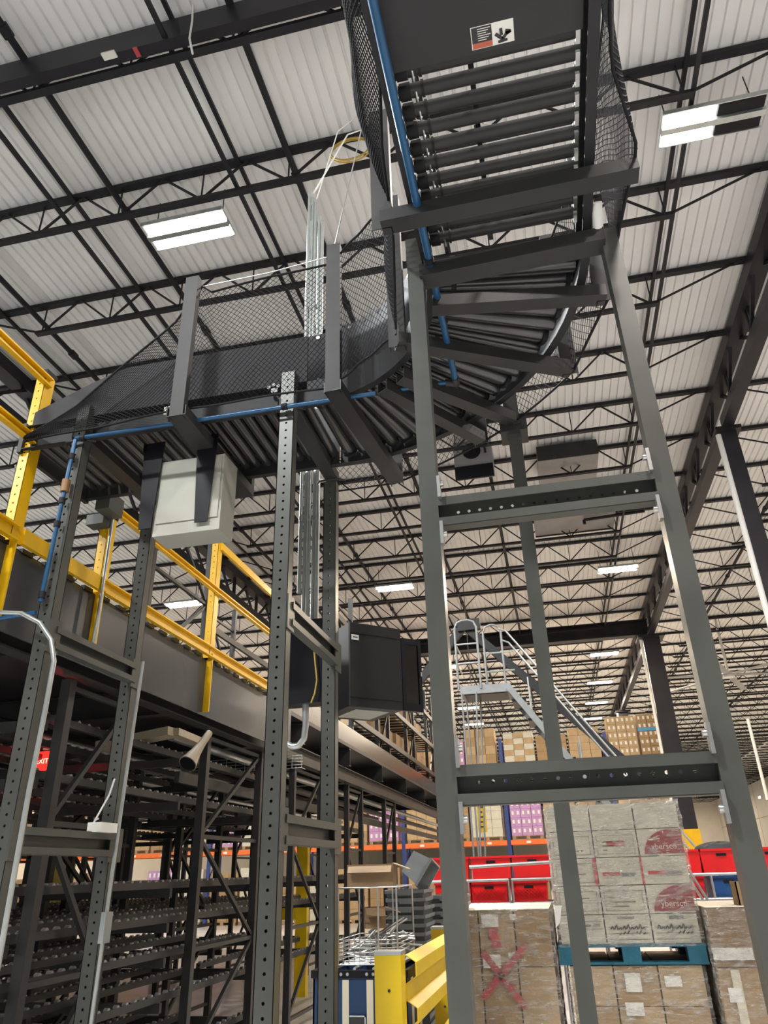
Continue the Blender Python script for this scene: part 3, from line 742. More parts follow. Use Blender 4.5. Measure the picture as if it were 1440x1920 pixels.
obox(m, wd_+.03, wd_+.14, 0, .022, cz0, cz0+.05); obox(m, wd_+.03, wd_+.14, 0, .022, cz1-.1, cz1-.06); dd = m.build('door_frame', 'black', cb)
obox(MB(), wd_+.03, wd_+.14, .008, .012, cz0+.05, cz1-.1).build('glass_pane', 'smoke', dd)
obox(MB(), wd_+.148, wd_+.158, -.012, 0, cz0+.24, cz0+.27).build('door_latch', 'zinc', dd)
bx = thing('control_box', 'black control box with yellow cable, behind the middle perforated upright', 'control box', (-1.47, 4.4, 2.55))
MB().box(-1.64, 4.34, 2.56, -1.33, 4.48, 3.10).build('case', 'black', bx)
MB().box(-1.60, 4.33, 3.02, -1.54, 4.339, 3.035).build('white_tag', 'paper', bx)
m = MB().tube([at(588, 1210, Y=4.3), at(591, 1245, Y=4.3), at(594, 1275, Y=4.3), at(590, 1300, Y=4.3), at(583, 1318, Y=4.3)], .005, 6); m.build('yellow_cable', 'hose', bx)
m = MB().tube([at(573, 1318, Y=4.4), at(573, 1360, Y=4.4), at(570, 1385, Y=4.4), at(560, 1398, Y=4.4), at(548, 1400, Y=4.4), at(536, 1395, Y=4.4)], .020, 12)
tag(m.build('conduit_elbow', 'galv'), 'silver conduit elbow curving out below the black control box', 'conduit')
m = MB().tube([(-1.30, 4.36, 2.9), (-1.29, 4.34, 2.7), (-1.31, 4.34, 2.5), (-1.3, 4.36, 2.2)], .006, 6)
tag(m.build('grey_cable', 'galv'), 'thin grey cable hanging beside the black control box', 'cable')
# ================================================================ MEZZANINE
XM = -3.05
mz = thing('mezzanine_deck', 'grey mezzanine deck with smooth fascia under the yellow railing', 'mezzanine', (XM-3, 15, 2.9))
MB().box(XM-.012, 1.9, 2.93, XM, 8.6, 3.44).build('fascia_plate', 'fascia', mz)
MB().box(XM-.16, 8.6, 3.42, XM-.15, 23, 3.78).build('far_fascia', 'fascia', mz)
MB().box(-12, 1.9, 3.38, XM-.02, 23, 3.43).build('deck_floor', 'steel2', mz)
m = MB().box(XM-.03, 2.0, 3.44, XM-.02, 8.5, 3.46)
for i in range(30):
    y = 2.0 + .22*i; m.box(XM-.02, y, 3.435, XM+.012, y+.10, 3.465)
m.build('deck_ribs', 'black', mz)
for y in (2.2, 4.6, 6.9, 9.2, 11.5, 13.8, 16.1, 18.4, 20.7):
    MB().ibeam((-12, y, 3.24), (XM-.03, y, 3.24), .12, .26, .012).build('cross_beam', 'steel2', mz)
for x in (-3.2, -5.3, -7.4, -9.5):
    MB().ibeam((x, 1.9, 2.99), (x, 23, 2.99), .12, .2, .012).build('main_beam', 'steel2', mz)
def yrail(name, label, ypos, y_ext, top, mids):
    r = thing(name, label, 'guardrail', (XM, ypos[0][0], 2.95), 'yellow mezzanine guardrails')
    y0, y1 = y_ext
    for i, (y, zt) in enumerate(ypos):
        m = MB(); m.perf((XM+.01, y-.045, 3.45), (XM+.01, y-.045, zt), .075, .06, .0065, (0, -1, 0), 0, start=.1)
        for s in (-1, 1): m.box(XM+.01+s*.0375, y-.045, 3.45, XM+.01+s*.0325, y+.045, zt)
        m.bar((XM+.03, y, 2.96), (XM+.03, y, 3.5), .012, .06, (1, 0, 0))
        po = m.build('post', 'yellow', r)
        MB().box(XM-.035, y-.052, zt, XM+.055, y+.052, zt+.03).build('post_cap', 'black', po)
    for nm, z, h, yy0, yy1 in [('top_rail', 4.62, .07, y0, y1)]*top + [('mid_rail', zz, .06, y0, y1) for zz in mids] + [('kick_rail', 3.505, .10, y0, y1)]:
        m = MB().extr([(-.02, -h/2), (.02, -h/2), (.02, -h/2+.012), (-.012, -h/2+.012), (-.012, h/2-.012), (.02, h/2-.012), (.02, h/2), (-.02, h/2)], (XM+.055, yy0, z), (XM+.055, yy1, z)); m.build(nm, 'yellow', r)
    return r
yrail('guardrail', 'yellow guardrail cut by the left photo edge, with a tall capped post', [(3.42, 4.68)], (1.9, 3.42), 1, [4.15])
yrail('guardrail', 'yellow guardrail behind the perforated frames with posts and two rails', [(4.36, 4.05), (6.2, 4.66)], (4.36, 7.86), 0, [4.12])
m = thing('guardrail', 'short yellow top rail ending at the middle perforated upright', 'guardrail', (XM, 7, 4.6), 'yellow mezzanine guardrails')
MB().bar((XM+.055, 6.2, 4.60), (XM+.055, 7.86, 4.60), .03, .075).build('top_rail', 'yellow', m)
mm_ = MB(); mm_.perf((XM+.07, 7.86, 3.45), (XM+.07, 7.86, 4.64), .07, .06, .007, (1, 0, 0), 0); mm_.build('end_post', 'yellow', m)
# black kick rail continuing (front part between)
m = thing('kick_rail', 'yellow kick rail under the conveyor entrance of the mezzanine', 'kick rail', (XM, 3.9, 3.46))
MB().bar((XM+.055, 3.46, 3.505), (XM+.055, 4.34, 3.505), .03, .10).build('rail', 'yellow', m)
m = MB().tube([(XM+.08, 4.30, 4.05), (XM+.085, 4.30, 3.2), (XM+.085, 4.29, 3.05), (XM+.03, 4.28, 3.0)], .013, 8)
tag(m.build('rail_conduit', 'galv'), 'pale conduit running down the front of the yellow guardrail post', 'conduit')
m = MB().box(-2.99, 4.1, 4.0, -2.88, 4.28, 4.14); m.box(-3.12, 4.2, 3.94, -2.98, 4.3, 4.02)
tag(m.build('sensor_box', 'steel'), 'grey motor box under the far corner of the left conveyor above the yellow post', 'motor')
# conveyor lines on the deck behind the railing
for x, z, nm in ((-4.2, 3.95, 'nearer'), (-5.4, 4.15, 'farther')):
    o = thing('deck_conveyor', f'grey conveyor rail standing on the mezzanine deck, {nm} of two behind the railing', 'conveyor', (x, 12, 3.43))
    MB().bar((x, 3.4, z), (x, 10.9, z), .04, .14).build('side_rail', 'steel', o)
    MB().bar((x-.6, 3.4, z), (x-.6, 10.9, z), .04, .14).build('side_rail', 'steel', o)
    for y in (5.0, 7.8, 10.6):
        MB().bar((x, y, 3.434), (x, y, z), .06, .05, (0, 1, 0)).build('leg', 'steel2', o)
        MB().bar((x-.6, y, 3.434), (x-.6, y, z), .06, .05, (0, 1, 0)).build('leg', 'steel2', o)
# uprights and racks on the mezzanine
def rack_frame(x, ya, yb, z0, z1, label, group, mat='steel2', step=1.0):
    r = thing('rack_support', label, 'rack frame', (x, (ya+yb)/2, z0), group)
    for y in (ya, yb):
        m = MB().chan((x, y-.035, z0), (x, y-.035, z1), .075, .07, .006, (0, -1, 0)); m.build('upright', mat, r)
    z = z0+.15; f = 0; h = MB()
    br = MB()
    while z + step < z1+.05:
        br.bar((x, ya, z), (x, yb, z), .035, .035)
        a, b = ((ya, yb) if f % 2 == 0 else (yb, ya)); br.bar((x, a, z), (x, b, z+step), .035, .035)
        z += step; f += 1
    br.bar((x, ya, min(z, z1-.05)), (x, yb, min(z, z1-.05)), .035, .035)
    br.build('bracing', mat, r)
    return r
mp_ = [(-4.0, 6.6, 8.0, 'left of the middle upright'), (-3.3, 11.4, 12.4, 'nearest past the cabinet'), (-3.3, 14.4, 15.4, 'second past the cabinet'), (-3.3, 17.4, 18.4, 'third past the cabinet'), (-3.3, 20.4, 21.4, 'farthest along the aisle'), (-5.6, 11.4, 12.4, 'in the second row past the cabinet'), (-5.6, 16.0, 17.0, 'in the second row farther back')]
for x, a, b_, lab in mp_:
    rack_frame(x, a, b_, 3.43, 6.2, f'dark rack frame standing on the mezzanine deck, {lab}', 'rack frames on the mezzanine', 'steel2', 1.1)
for z, w in ((4.0, 'lowest'), (4.75, 'middle'), (5.5, 'highest')):
    o = thing('rack_shelf', f'long dark rack shelf level on the mezzanine along the aisle, {w} of three', 'rack shelf', (-4, 16, z), 'mezzanine shelf levels')
    MB().bar((-3.22, 11.2, z), (-3.22, 22, z), .05, .10).build('front_beam', 'steel2', o)
    MB().bar((-5.5, 11.2, z), (-5.5, 22, z), .05, .10).build('rear_beam', 'steel2', o)
    if z < 5:
        m = MB()
        for k in range(26): m.box(-5.48, 13.0+.35*k, z-.01, -3.24, 13.05+.35*k, z+.02)
        m.build('slat_web', 'steel2', o)
ci = 0
for z in (4.02, 4.77):
    for y in (13.5, 14.7, 15.9, 17.2, 18.5, 19.8):
        ci += 1; h = random.uniform(.38, .55); mt = random.choice(['kraft', 'kraft2', 'purple', 'kraft'])
        o = thing('carton', f'{"lilac" if mt=="purple" else "brown"} carton on the {"lower" if z<4.5 else "upper"} mezzanine shelf, {nth((ci-1)%6+1)} along the aisle from the cabinet', 'carton', (-3.75, y, z), 'cartons on the mezzanine shelves')
        MB().box(-4.1, y-.45, z, -3.4, y+.45, z+h).build('body', mt, o)
        MB().box(-4.1, y-.03, z+h, -3.4, y+.03, z+h+.002).build('tape', 'kraft3', o)
# ================================================================ FLOW RACKS UNDER THE MEZZANINE
rows = (-3.25, -4.75, -6.25, -7.75, -9.25)
prs = ((4.55, 5.55), (6.74, 8.15), (9.3, 10.5), (11.9, 12.8), (14.6, 15.5))
for i, x in enumerate(rows):
    for j, (a, b_) in enumerate(prs):
        if i == 0 and j == 0: a, b_ = 4.5, 5.3
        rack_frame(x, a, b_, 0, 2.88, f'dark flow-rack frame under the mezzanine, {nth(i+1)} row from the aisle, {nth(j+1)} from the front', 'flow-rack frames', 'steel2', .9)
def track(x, y0, y1, z, parent):
    m = MB(); m.bar((x-.022, y0, z), (x-.022, y1, z), .004, .05); m.bar((x+.022, y0, z), (x+.022, y1, z), .004, .05); m.bar((x, y0, z-.024), (x, y1, z-.024), .044, .004)
    t = m.build('track', 'steel2', parent)
    w = MB().box(x-.016, y0, z-.018, x+.016, y1, z-.010); y = y0+.05
    while y < y1: w.tube([(x-.017, y, z+.020), (x+.017, y, z+.020)], .022, 7); y += .125
    w.build('roller_strip', 'skate', t)
levs = (.35, .74, 1.05, 1.30, 1.56, 2.25, 2.62)
for li, z in enumerate(levs):
    for i in range(4):
        for j, (y0, y1) in enumerate(((4.4, 8.4), (8.7, 13.2))):
            if j == 1 and (li not in (1, 3, 4, 5)): continue
            if li == 6 and i > 2: continue
            xa, xb = rows[i]-.05, rows[i+1]+.05
            s = thing('flow_shelf', f'roller-track flow shelf in the {nth(i+1)} lane bay from the aisle, {nth(li+1)} level up, {"front" if j==0 else "rear"} section', 'flow shelf', ((xa+xb)/2, (y0+y1)/2, z), 'gravity flow shelves under the mezzanine')
            for y, nm in ((y0, 'front_beam'), (y1, 'rear_beam'), ((y0+y1)/2, 'middle_beam')):
                MB().bar((xa, y, z-.06), (xb, y, z-.06), .04, .07).build(nm, 'steel2', s)
            for x in ([xa-.06, xa-.72, xa-1.2] if j == 0 else [xa-.06, xa-.78]): track(x, y0, y1, z, s)
# long beams seen along the aisle under the deck
for z, w, mt in ((2.82, 'upper pale', 'galv'), (2.66, 'lower dark red-brown', 'steel2'), (2.45, 'lowest dark', 'steel2')):
    m = MB().cyl((-3.5, 6.5, z), (-3.5, 23, z), .045, 10) if z != 2.45 else MB().bar((-3.4, 6.5, z), (-3.4, 23, z), .05, .1)
    tag(m.build('aisle_pipe', mt), f'{w} pipe running back along the aisle under the mezzanine edge', 'pipe', 'pipes under the mezzanine edge')
for x in (-4.6, -5.6, -6.4):
    m = MB().cyl((x, 3, 2.82), (x, 20, 2.82), .035, 8)
    tag(m.build('conduit_run', 'galv'), {-4.6: 'bright conduit run under the deck nearest the horn', -5.6: 'bright conduit run in the middle under the deck', -6.4: 'bright conduit run deepest under the deck'}[x], 'conduit', 'conduit runs under the deck')
m = thing('cable_tray', 'wire mesh cable tray under the mezzanine lit red by the exit sign', 'cable tray', (-4.6, 8.55, 2.73))
w = MB()
for k in range(5):
    z = 2.73+.035*k; w.cyl((-6.4, 8.48, z), (-2.85, 8.48, z), .004, 5)
for k in range(31): w.cyl((-6.4+.118*k, 8.48, 2.73), (-6.4+.118*k, 8.48, 2.87), .004, 5)
for k in range(16): w.cyl((-6.4+.236*k, 8.48, 2.73), (-6.4+.236*k, 8.62, 2.73), .004, 5)
w.build('mesh', 'zinc', m)
ex = thing('exit_sign', 'glowing red exit sign hanging under the mezzanine at far left', 'exit sign', at(80, 1450, Y=6))
p = at(80, 1428, Y=6); 
MB().box(p.x-.085, 6.0, p.z-.11, p.x+.085, 6.05, p.z+.09).build('housing', 'white', ex)
MB().box(p.x-.078, 5.992, p.z-.10, p.x+.078, 6.0, p.z+.085).build('lit_face', 'exitl', ex)
m = MB(); text(m, 'EXIT', .062, (p.x, 5.989, p.z), (1, 0, 0), (0, 0, 1)); m.build('letters', 'exitw', ex)
MB().box(p.x-.02, 6.0, p.z+.10, p.x+.03, 6.03, p.z+.15).build('mounting', 'white', ex)
q = at(86, 1392, Y=6); MB().box(q.x-.05, 5.99, q.z-.006, q.x+.05, 6.0, q.z+.006).build('red_reflection', 'exitw', ex)  # glowing strip stands in for the sign's red reflection above it
ld = bpy.data.lights.new('exit_glow', 'AREA'); ld.size = .16; ld.size_y = .16; ld.energy = 2.2; ld.color = (1, .03, .02)
lo = bpy.data.objects.new('exit_glow', ld); col.objects.link(lo); lo.location = (p.x+.12, 6.02, p.z); lo.rotation_euler = (math.radians(-80), 0, math.radians(-60))
um = thing('underdeck_lamp', 'unlit beige fixture with trough under the mezzanine deck', 'lamp fixture', at(330, 1380, Y=6))
a, b_ = at(190, 1400, Y=6), at(325, 1372, Y=5.9); 
MB().bar(a, b_, .16, .07).build('housing', 'beige', um)
MB().bar(b_, at(375, 1392, Y=6.6), .10, .06).build('end_arm', 'beige', um)
hn = thing('horn_speaker', 'beige paging horn under the mezzanine deck pointing down', 'horn', at(370, 1410, Y=6))
h0, h1 = at(385, 1385, Y=6), at(352, 1432, Y=5.8)
ax = (h1-h0)
MB().tube([h0 - ax*.25, h0, h0+ax*.25, h0+ax*.55, h0+ax*.85, h1], [.03, .032, .035, .045, .065, .08], 16).build('bell', 'beige', hn)
MB().cyl(h1, h1+ax*.02, .07, 16).build('mouth', 'black', hn)
# yellow post and column seen deep under the deck
o = thing('bollard_column', 'yellow-wrapped column seen through the flow racks at left', 'column', (-8.2, 12.0, 0)); MB().bar((-8.2, 12.0, 0), (-8.2, 12.0, 2.2), .28, .28, (0, 1, 0)).build('column_guard', 'plyel', o); MB().bar((-8.2, 12.0, 2.2), (-8.2, 12.0, 2.9), .2, .2, (0, 1, 0)).build('shaft', 'white', o)
o = thing('rack_guard', 'yellow rack guard seen through the racks behind the middle upright', 'rack guard', (-4.1, 12.5, 0)); MB().bar((-4.05, 12.2, 0), (-4.05, 12.2, 2.4), .18, .12, (0, 1, 0)).build('post', 'plyel', o); MB().bar((-4.05, 12.2, 1.1), (-4.6, 12.2, 1.1), .1, .2).build('arm', 'plyel', o)
# ================================================================ STORAGE RACKS BEHIND
def carton_stack(name, label, x0, x1, y0, y1, z0, nx, nz, h, mats, group, pal='wood', wrap=False, gap=.006):
    r = thing(name, label, 'pallet load', ((x0+x1)/2, (y0+y1)/2, z0), group)
    ph = .13
    if pal:
        m = MB()
        for k in range(3):
            xx = x0 + (x1-x0)*(.07+.43*k); m.box(xx-.06, y0, z0+.02, xx+.06, y1, z0+ph-.02)
        for k in range(5):
            yy = y0 + (y1-y0)*(.06+.22*k); m.box(x0, yy-.05, z0+ph-.02, x1, yy+.05, z0+ph)
        m.box(x0, y0, z0, x1, y0+.1, z0+.02); m.box(x0, y1-.1, z0, x1, y1, z0+.02)
        m.build('pallet', pal, r)
    else: ph = 0
    w = (x1-x0)/nx; first = {}
    for i in range(nx):
        for k in range(nz):
            mt = mats[(i*7+k*3) % len(mats)] if len(mats) > 1 else mats[0]
            m = MB().box(x0+i*w+gap, y0+.01, z0+ph+k*h+gap/2, x0+(i+1)*w-gap, y1-.01, z0+ph+(k+1)*h-gap/2)
            c = m.build('carton', mt, r)
    return r
YR = 29.0
frx = [-25.1, -21.25, -17.37, -13.49, -9.61, -5.73, -1.85, 2.03, 4.50]
NM = {-25.1: 'farthest left', -21.25: 'second from the left', -17.37: 'third from the left', -13.49: 'fourth from the left', -9.61: 'fifth from the left', -5.73: 'just left of the portal support', -1.85: 'behind the ladder platform', 2.03: 'above the white carton stack', 4.50: 'hidden partly by the thick column'}
for x in frx:
    r = thing('storage_rack_upright', f'blue storage rack upright, {NM[x]}', 'rack upright', (x, YR+.5, 0), 'blue rack uprights')
    for y in (YR, YR+1.0):
        MB().chan((x, y, 0), (x, y, 6.1), .13, .09, .006, (0, -1, 0)).build('upright', 'rackblue', r)
    m = MB()
    for k in range(5): m.bar((x, YR, .3+k*1.15), (x, YR+1, .3+(k+.9)*1.15), .035, .035)
    m.build('bracing', 'rackblue', r)
for i, (xa, xb) in enumerate(zip(frx, frx[1:])):
    for z, nm in ((2.47, 'lower'), (5.02, 'upper')):
        o = thing('storage_rack_beam', f'orange {nm} storage rack beam, {nth(i+1)} bay from the left', 'rack beam', ((xa+xb)/2, YR, z), 'orange rack beams')
        for y in (YR-.03, YR+1.03):
            MB().bar((xa+.07, y, z), (xb-.07, y, z), .05, .16).build('beam', 'orange', o)
        m = MB()
        for x in (xa+.7, (xa+xb)/2, xb-.7): m.box(x-.08, YR-.06, z-.04, x+.08, YR-.056, z+.04)
        m.build('label_tag', 'paper', o)
kinds = [['kraft'], ['kraft2'], ['carton'], ['purple'], ['kraft', 'kraft2'], ['carton', 'kraft2']]
knames = ['brown', 'pale brown', 'white', 'lilac', 'mixed brown', 'white and tan']
KI = {(5, 2, 1): 2, (6, 0, 1): 3, (6, 1, 1): 1, (6, 2, 1): 0, (5, 2, 2): 4, (6, 0, 2): 5, (6, 1, 2): 0, (6, 2, 2): 1, (7, 0, 2): 1, (7, 1, 2): 0}
HH = {(5, 2, 2): (4, .32), (6, 0, 2): (5, .21), (6, 1, 2): (3, .30), (6, 2, 2): (4, .27), (7, 0, 2): (5, .28), (7, 1, 2): (5, .285), (6, 0, 1): (5, .30)}
sbb = mk('blue_strap', (.05, .3, .55), .4)
for i, (xa, xb) in enumerate(zip(frx, frx[1:])):
    for sl in range(3 if i < 7 else 2):
        w_ = (xb-xa-.3)/(3 if i < 7 else 2); a = xa+.13+sl*(w_+.02); b_ = a+w_-.06
        for lv, z in ((0, 0.0), (1, 2.555), (2, 5.105)):
            if lv == 2 and i < 4: continue
            ki = KI.get((i, sl, lv), (i*2+sl*5+lv*3) % 6)
            nz, hh = HH.get((i, sl, lv), ({0: 5, 1: 5, 2: 3}[lv], random.choice([.29, .33, .36])))
            o = carton_stack('carton_pallet', f'pallet of {knames[ki]} cartons, {["floor", "lower orange", "upper orange"][lv]} level, {["left", "middle", "right"][sl]} of {nth(i+1)} bay', a, b_, YR+.02, YR+.98, z, 3, nz, hh, kinds[ki], 'carton pallets in the storage racks')
            if (i, sl, lv) == (7, 1, 2):
                MB().box(a-.01, YR+.005, z+.95, b_+.01, YR+.019, z+1.06).build('blue_strap', sbb, o)
            if ki == 3 or (i, lv) == (7, 2):
                m = MB()
                for u in range(6):
                    for v_ in range(nz): m.box(a+(u+.3)*(b_-a)/6, YR+.022, z+.13+(v_+.35)*hh, a+(u+.7)*(b_-a)/6, YR+.0285, z+.13+(v_+.75)*hh)
                m.build('printed_pattern', 'paper', o)
# ---- yellow aisle sign at the far end of the mezzanine
p, q = at(893, 1508, Y=22.5), at(914, 1560, Y=22.5)
o = thing('aisle_sign', 'yellow sign panel with dark print hanging at the far end of the mezzanine aisle', 'sign', ((p.x+q.x)/2, 22.5, q.z))
MB().box(p.x, 22.5, q.z, q.x, 22.52, p.z).build('panel', 'plyel', o)
m = MB()
for k in range(5): m.box(p.x+.05, 22.494, q.z+.12+.13*k, q.x-.06-.04*(k % 2), 22.499, q.z+.16+.13*k)
m.build('print_lines', 'ink', o)
MB().cyl(((p.x+q.x)/2, 22.51, p.z), ((p.x+q.x)/2, 22.51, ZC), .012, 6).build('hanger', 'steel2', o)
# ---- inverted V boom behind the ladder
o = thing('slanted_boom', 'dark slanted beams meeting in a peak behind the rolling ladder', 'slanted beam', at(872, 1175, Y=13))
MB().bar(at(868, 1172, Y=13), at(1200, 1452, Y=13), .10, .14).build('right_beam', 'rail', o)
MB().bar(at(872, 1172, Y=13), at(780, 1285, Y=13), .10, .14).build('left_beam', 'rail', o)
MB().bar(at(858, 1175, Y=12.95), at(900, 1170, Y=12.95), .12, .2).build('peak_plate', 'rail', o)
# ---- rolling ladder
ld_ = thing('rolling_ladder', 'tall grey rolling warehouse ladder with platform and hooped handrails', 'ladder', (-.3, 11.3, 0))
YA, YBk = 11.0, 11.65
MB().box(-1.22, YA, 3.98, -.46, YBk, 4.10).build('platform', 'ladder', ld_)
MB().box(-1.17, YA+.05, 3.972, -.52, YBk-.05, 3.979).build('platform_underside', 'black', ld_)
def hoop(x0, x1, y, z0, z1): 
    return MB().tube([(x0, y, z0), (x0, y, z1-.12), (x0+.04, y, z1-.03), (x0+.12, y, z1), (x1-.12, y, z1), (x1-.04, y, z1-.03), (x1, y, z1-.12), (x1, y, z0)], .018, 8)
hoop(-1.24, -.90, YA, 4.05, 5.13).build('handrail_hoop', 'ladder', ld_)
hoop(-.85, -.56, YBk, 4.05, 5.22).build('handrail_hoop', 'ladder', ld_)
m = MB()
for z in (4.45, 4.75): m.cyl((-1.24, YA, z), (-1.24, YBk, z), .014, 8); m.cyl((-1.24, YA, z), (-.9, YA, z), .014, 8); m.cyl((-.85, YBk, z), (-.4, YBk, z), .014, 8)
m.build('mid_rail', 'galv', ld_)
for y in (YA, YBk):
    MB().bar((-.50, y, 4.05), (2.2, y, .15), .04, .09).build('stringer', 'ladder', ld_)
    MB().tube([(-.56, y, 4.95), (-.45, y, 4.9), (2.1, y, 1.2), (2.15, y, .3)], .016, 8).build('stair_handrail', 'galv', ld_)
    m = MB()
    for k in range(4):
        x = -.2+.62*k; z = 4.05 - (x+.5)*1.444; m.cyl((x, y, z), (x, y, z+.55), .012, 6)
    m.build('baluster', 'galv', ld_)
for k in range(13):
    x = -.36+.2*k; z = 3.84-.288*k
    MB().box(x-.10, YA+.02, z-.02, x+.1, YBk-.02, z+.02).build('step', 'black', ld_)
for x in (-1.2, -.98):
    for y in (YA, YBk): MB().cyl((x if x < -1.1 else -1.2, y, .1), (x, y, 4.0), .013, 8).build('leg', 'ladder', ld_)
m = MB()
for z in (.5, 2.95): m.cyl((-1.2, YA, z), (1.2 if z < 1 else .1, YA, z), .018, 8)
m.cyl((-1.2, YA, 2.95), (-.6, YA, 2.6), .014, 8)
m.build('cross_rail', 'galv', ld_)
# ================================================================ PALLET LOADS IN FRONT
YP = 6.75
def add_wrap(o, x0, x1, y0, y1, z0, z1):
    def F(u, v):
        a = u*4; k = int(min(3, a)); f = a-k
        P_ = [(x0, y0), (x1, y0), (x1, y1), (x0, y1), (x0, y0)]
        return V(P_[k][0]*(1-f)+P_[k+1][0]*f, P_[k][1]*(1-f)+P_[k+1][1]*f, z0+(z1-z0)*v)
    m = MB(); nu, nv = 200, 64; rd = random.Random(int(x0*100)+5)
    rg = [(rd.uniform(2, 9), rd.uniform(-5, 9), rd.random(), rd.uniform(5, 12), rd.uniform(.3, 1)) for _ in range(9)]
    def ridge(u, v):
        h = 0
        for a, b_, c_, k_, w_ in rg:
            t_ = (a*u + b_*v + c_ + .12*math.sin(9*u+5*v+c_*9)) % 1
            h += w_*max(0, 1-abs(t_-.5)*2*k_)
        return min(h, 1.6)
    pts = []
    for j in range(nv+1):
        for i in range(nu+1):
            p = F(i/nu, j/nv); c = V((x0+x1)/2, (y0+y1)/2, p.z); d_ = (p-c); d_.z = 0; d_.normalize()
            pts.append(p + d_*(.005+.010*ridge(i/nu*4, j/nv*1.6)))
    m.add(pts, [(j*(nu+1)+i, j*(nu+1)+i+1, (j+1)*(nu+1)+i+1, (j+1)*(nu+1)+i) for j in range(nv) for i in range(nu)], True)
    return m.build('stretch_wrap', 'wrap', o)
# left brown load with red tape cross
x0, x1, zt = -1.02, -.165, 1.31
o = carton_stack('wrapped_pallet_load', 'stretch-wrapped brown carton load with a red tape cross, behind the yellow floor rail', x0, x1, YP-.05, YP+1.1, 0, 3, 3, (zt-.13)/3, ['kraft', 'kraft2'], 'wrapped pallet loads')
m = MB(); yy = YP-.068
def tp(a, b, w=.06): m.bar(a, b, .004, w, (0, 0, 1)) if abs(a[2]-b[2]) < .01 else m.extr([(-.002, -w/2), (.002, -w/2), (.002, w/2), (-.002, w/2)], a, b, (1, 0, 0))
pa = lambda x, y: at(x, y, Y=yy)
tp(pa(922, 1740), pa(933, 1778), .07); tp(pa(905, 1785), pa(985, 1888), .05); tp(pa(986, 1772), pa(905, 1872), .05)
m.build('red_tape_cross', 'tape', o)
m = MB()
for (a, b_, c_, d_) in ((902, 1715, 935, 1738), (905, 1790, 940, 1815), (955, 1714, 968, 1726), (953, 1786, 968, 1798)):
    p, q = pa(a, b_), pa(c_, d_); m.box(p.x, yy-.001, q.z, q.x, yy+.002, p.z)
m.build('paper_label', 'paper', o)
MB().box(x0, YP-.06, zt, x1, YP+1.1, zt+.004).build('top_sheet', 'strap', o)
MB().poly([pa(1040, 1698), pa(1053, 1698), pa(1050, 1730), pa(1042, 1740)], .01).build('corner_board', 'white', o)
add_wrap(o, x0-.01, x1+.01, YP-.07, YP+1.11, .1, zt+.01)
# brown load under the blue pallet
x0, x1 = -.06, .92
o = carton_stack('wrapped_pallet_load', 'stretch-wrapped brown carton load underneath the blue pallet', x0, x1, YP, YP+1.1, 0, 3, 3, (.92-.13)/3, ['kraft2', 'kraft'], 'wrapped pallet loads')
m = MB()
for (a, b_, c_, d_) in ((1170, 1825, 1205, 1860), (1245, 1830, 1280, 1850), (1172, 1880, 1210, 1905)):
    p, q = at(a, b_, Y=YP-.012), at(c_, d_, Y=YP-.012); m.box(p.x, YP-.012, q.z, q.x, YP+.005, p.z)
m.build('paper_label', 'paper', o)
add_wrap(o, x0-.01, x1+.01, YP-.02, YP+1.11, .1, .915)
# blue pallet with white cartons
zb = .925
o = thing('wrapped_pallet_load', 'stretch-wrapped stack of printed white cartons on the blue pallet, highest of the loads', 'pallet load', (.41, YP+.5, zb), 'wrapped pallet loads')
m = MB(); X0, X1 = -.13, .97
for k in range(3):
    xx = X0 + (X1-X0)*(.065+.435*k)
    for yy in (YP-.02, YP+.5, YP+1.0): m.box(xx-.068, yy, zb+.018, xx+.068, yy+.12, zb+.115)
m.box(X0, YP-.02, zb, X1, YP+.12, zb+.018)
for k in range(7): m.box(X0, YP-.02+.165*k, zb+.115, X1, YP+.11+.165*k, zb+.135)
m.build('pallet', 'pallet', o)
zc0 = zb+.135; hc = (2.07-zc0)/5; wc = 1.05/3
xx0 = -.10
for k in range(5):
    for i in range(3):
        MB().box(xx0+i*wc+.005, YP, zc0+k*hc+.003, xx0+(i+1)*wc-.005, YP+1.0, zc0+(k+1)*hc-.003).build('carton', 'carton', o)
def front(i, k, u, v): return V(xx0+(i+u)*wc, YP-.003, zc0+(k+v)*hc)
def panel(mb, i, k, u0, v0, u1, v1):
    a, b_ = front(i, k, u0, v0), front(i, k, u1, v1); return mb.box(a.x, YP-.004, a.z, b_.x, YP-.0005, b_.z)
for k in (1, 3):
    m = MB(); pts = [front(2, k, .12, .08), front(2, k, .99, .08), front(2, k, .99, .95)] + [front(2, k, .12+.62*(1-math.cos(t)), .08+.88*math.sin(t)) for t in [PI/2*(1-j/8) for j in range(8)]]
    m.poly(pts, .003); lg = m.build('maroon_logo', 'maroon', o)
    m = MB(); text(m, 'yberscd', .062, front(2, k, .56, .33)+V(0, -.005, 0), (1, 0, 0), (0, 0, 1)); m.bar(front(2, k, .25, .6)+V(0,-.005,0), front(2, k, .5, .62)+V(0,-.005,0), .002, .008); m.build('logo_lettering', 'strap', lg)
m = MB()
for (i, k) in ((1, 0), (2, 0)):
    for r_ in range(3): panel(m, i, k, .08, .15+.2*r_, .94, .16+.2*r_)
    for c_ in range(9): 
        u = .12+.085*c_; h = .05+.05*((c_*7+i) % 3)
        m.bar(front(i, k, u, .5)+V(0,-.004,0), front(i, k, u+.05, .5+h)+V(0,-.004,0), .002, .009); m.bar(front(i, k, u+.05, .5+h)+V(0,-.004,0), front(i, k, u+.07, .48)+V(0,-.004,0), .002, .009)
        if c_ > 1: m.bar(front(i, k, u, .33)+V(0,-.004,0), front(i, k, u+.06, .33+h*.8)+V(0,-.004,0), .002, .009)
m.build('handwriting', 'ink', o)
m = MB()
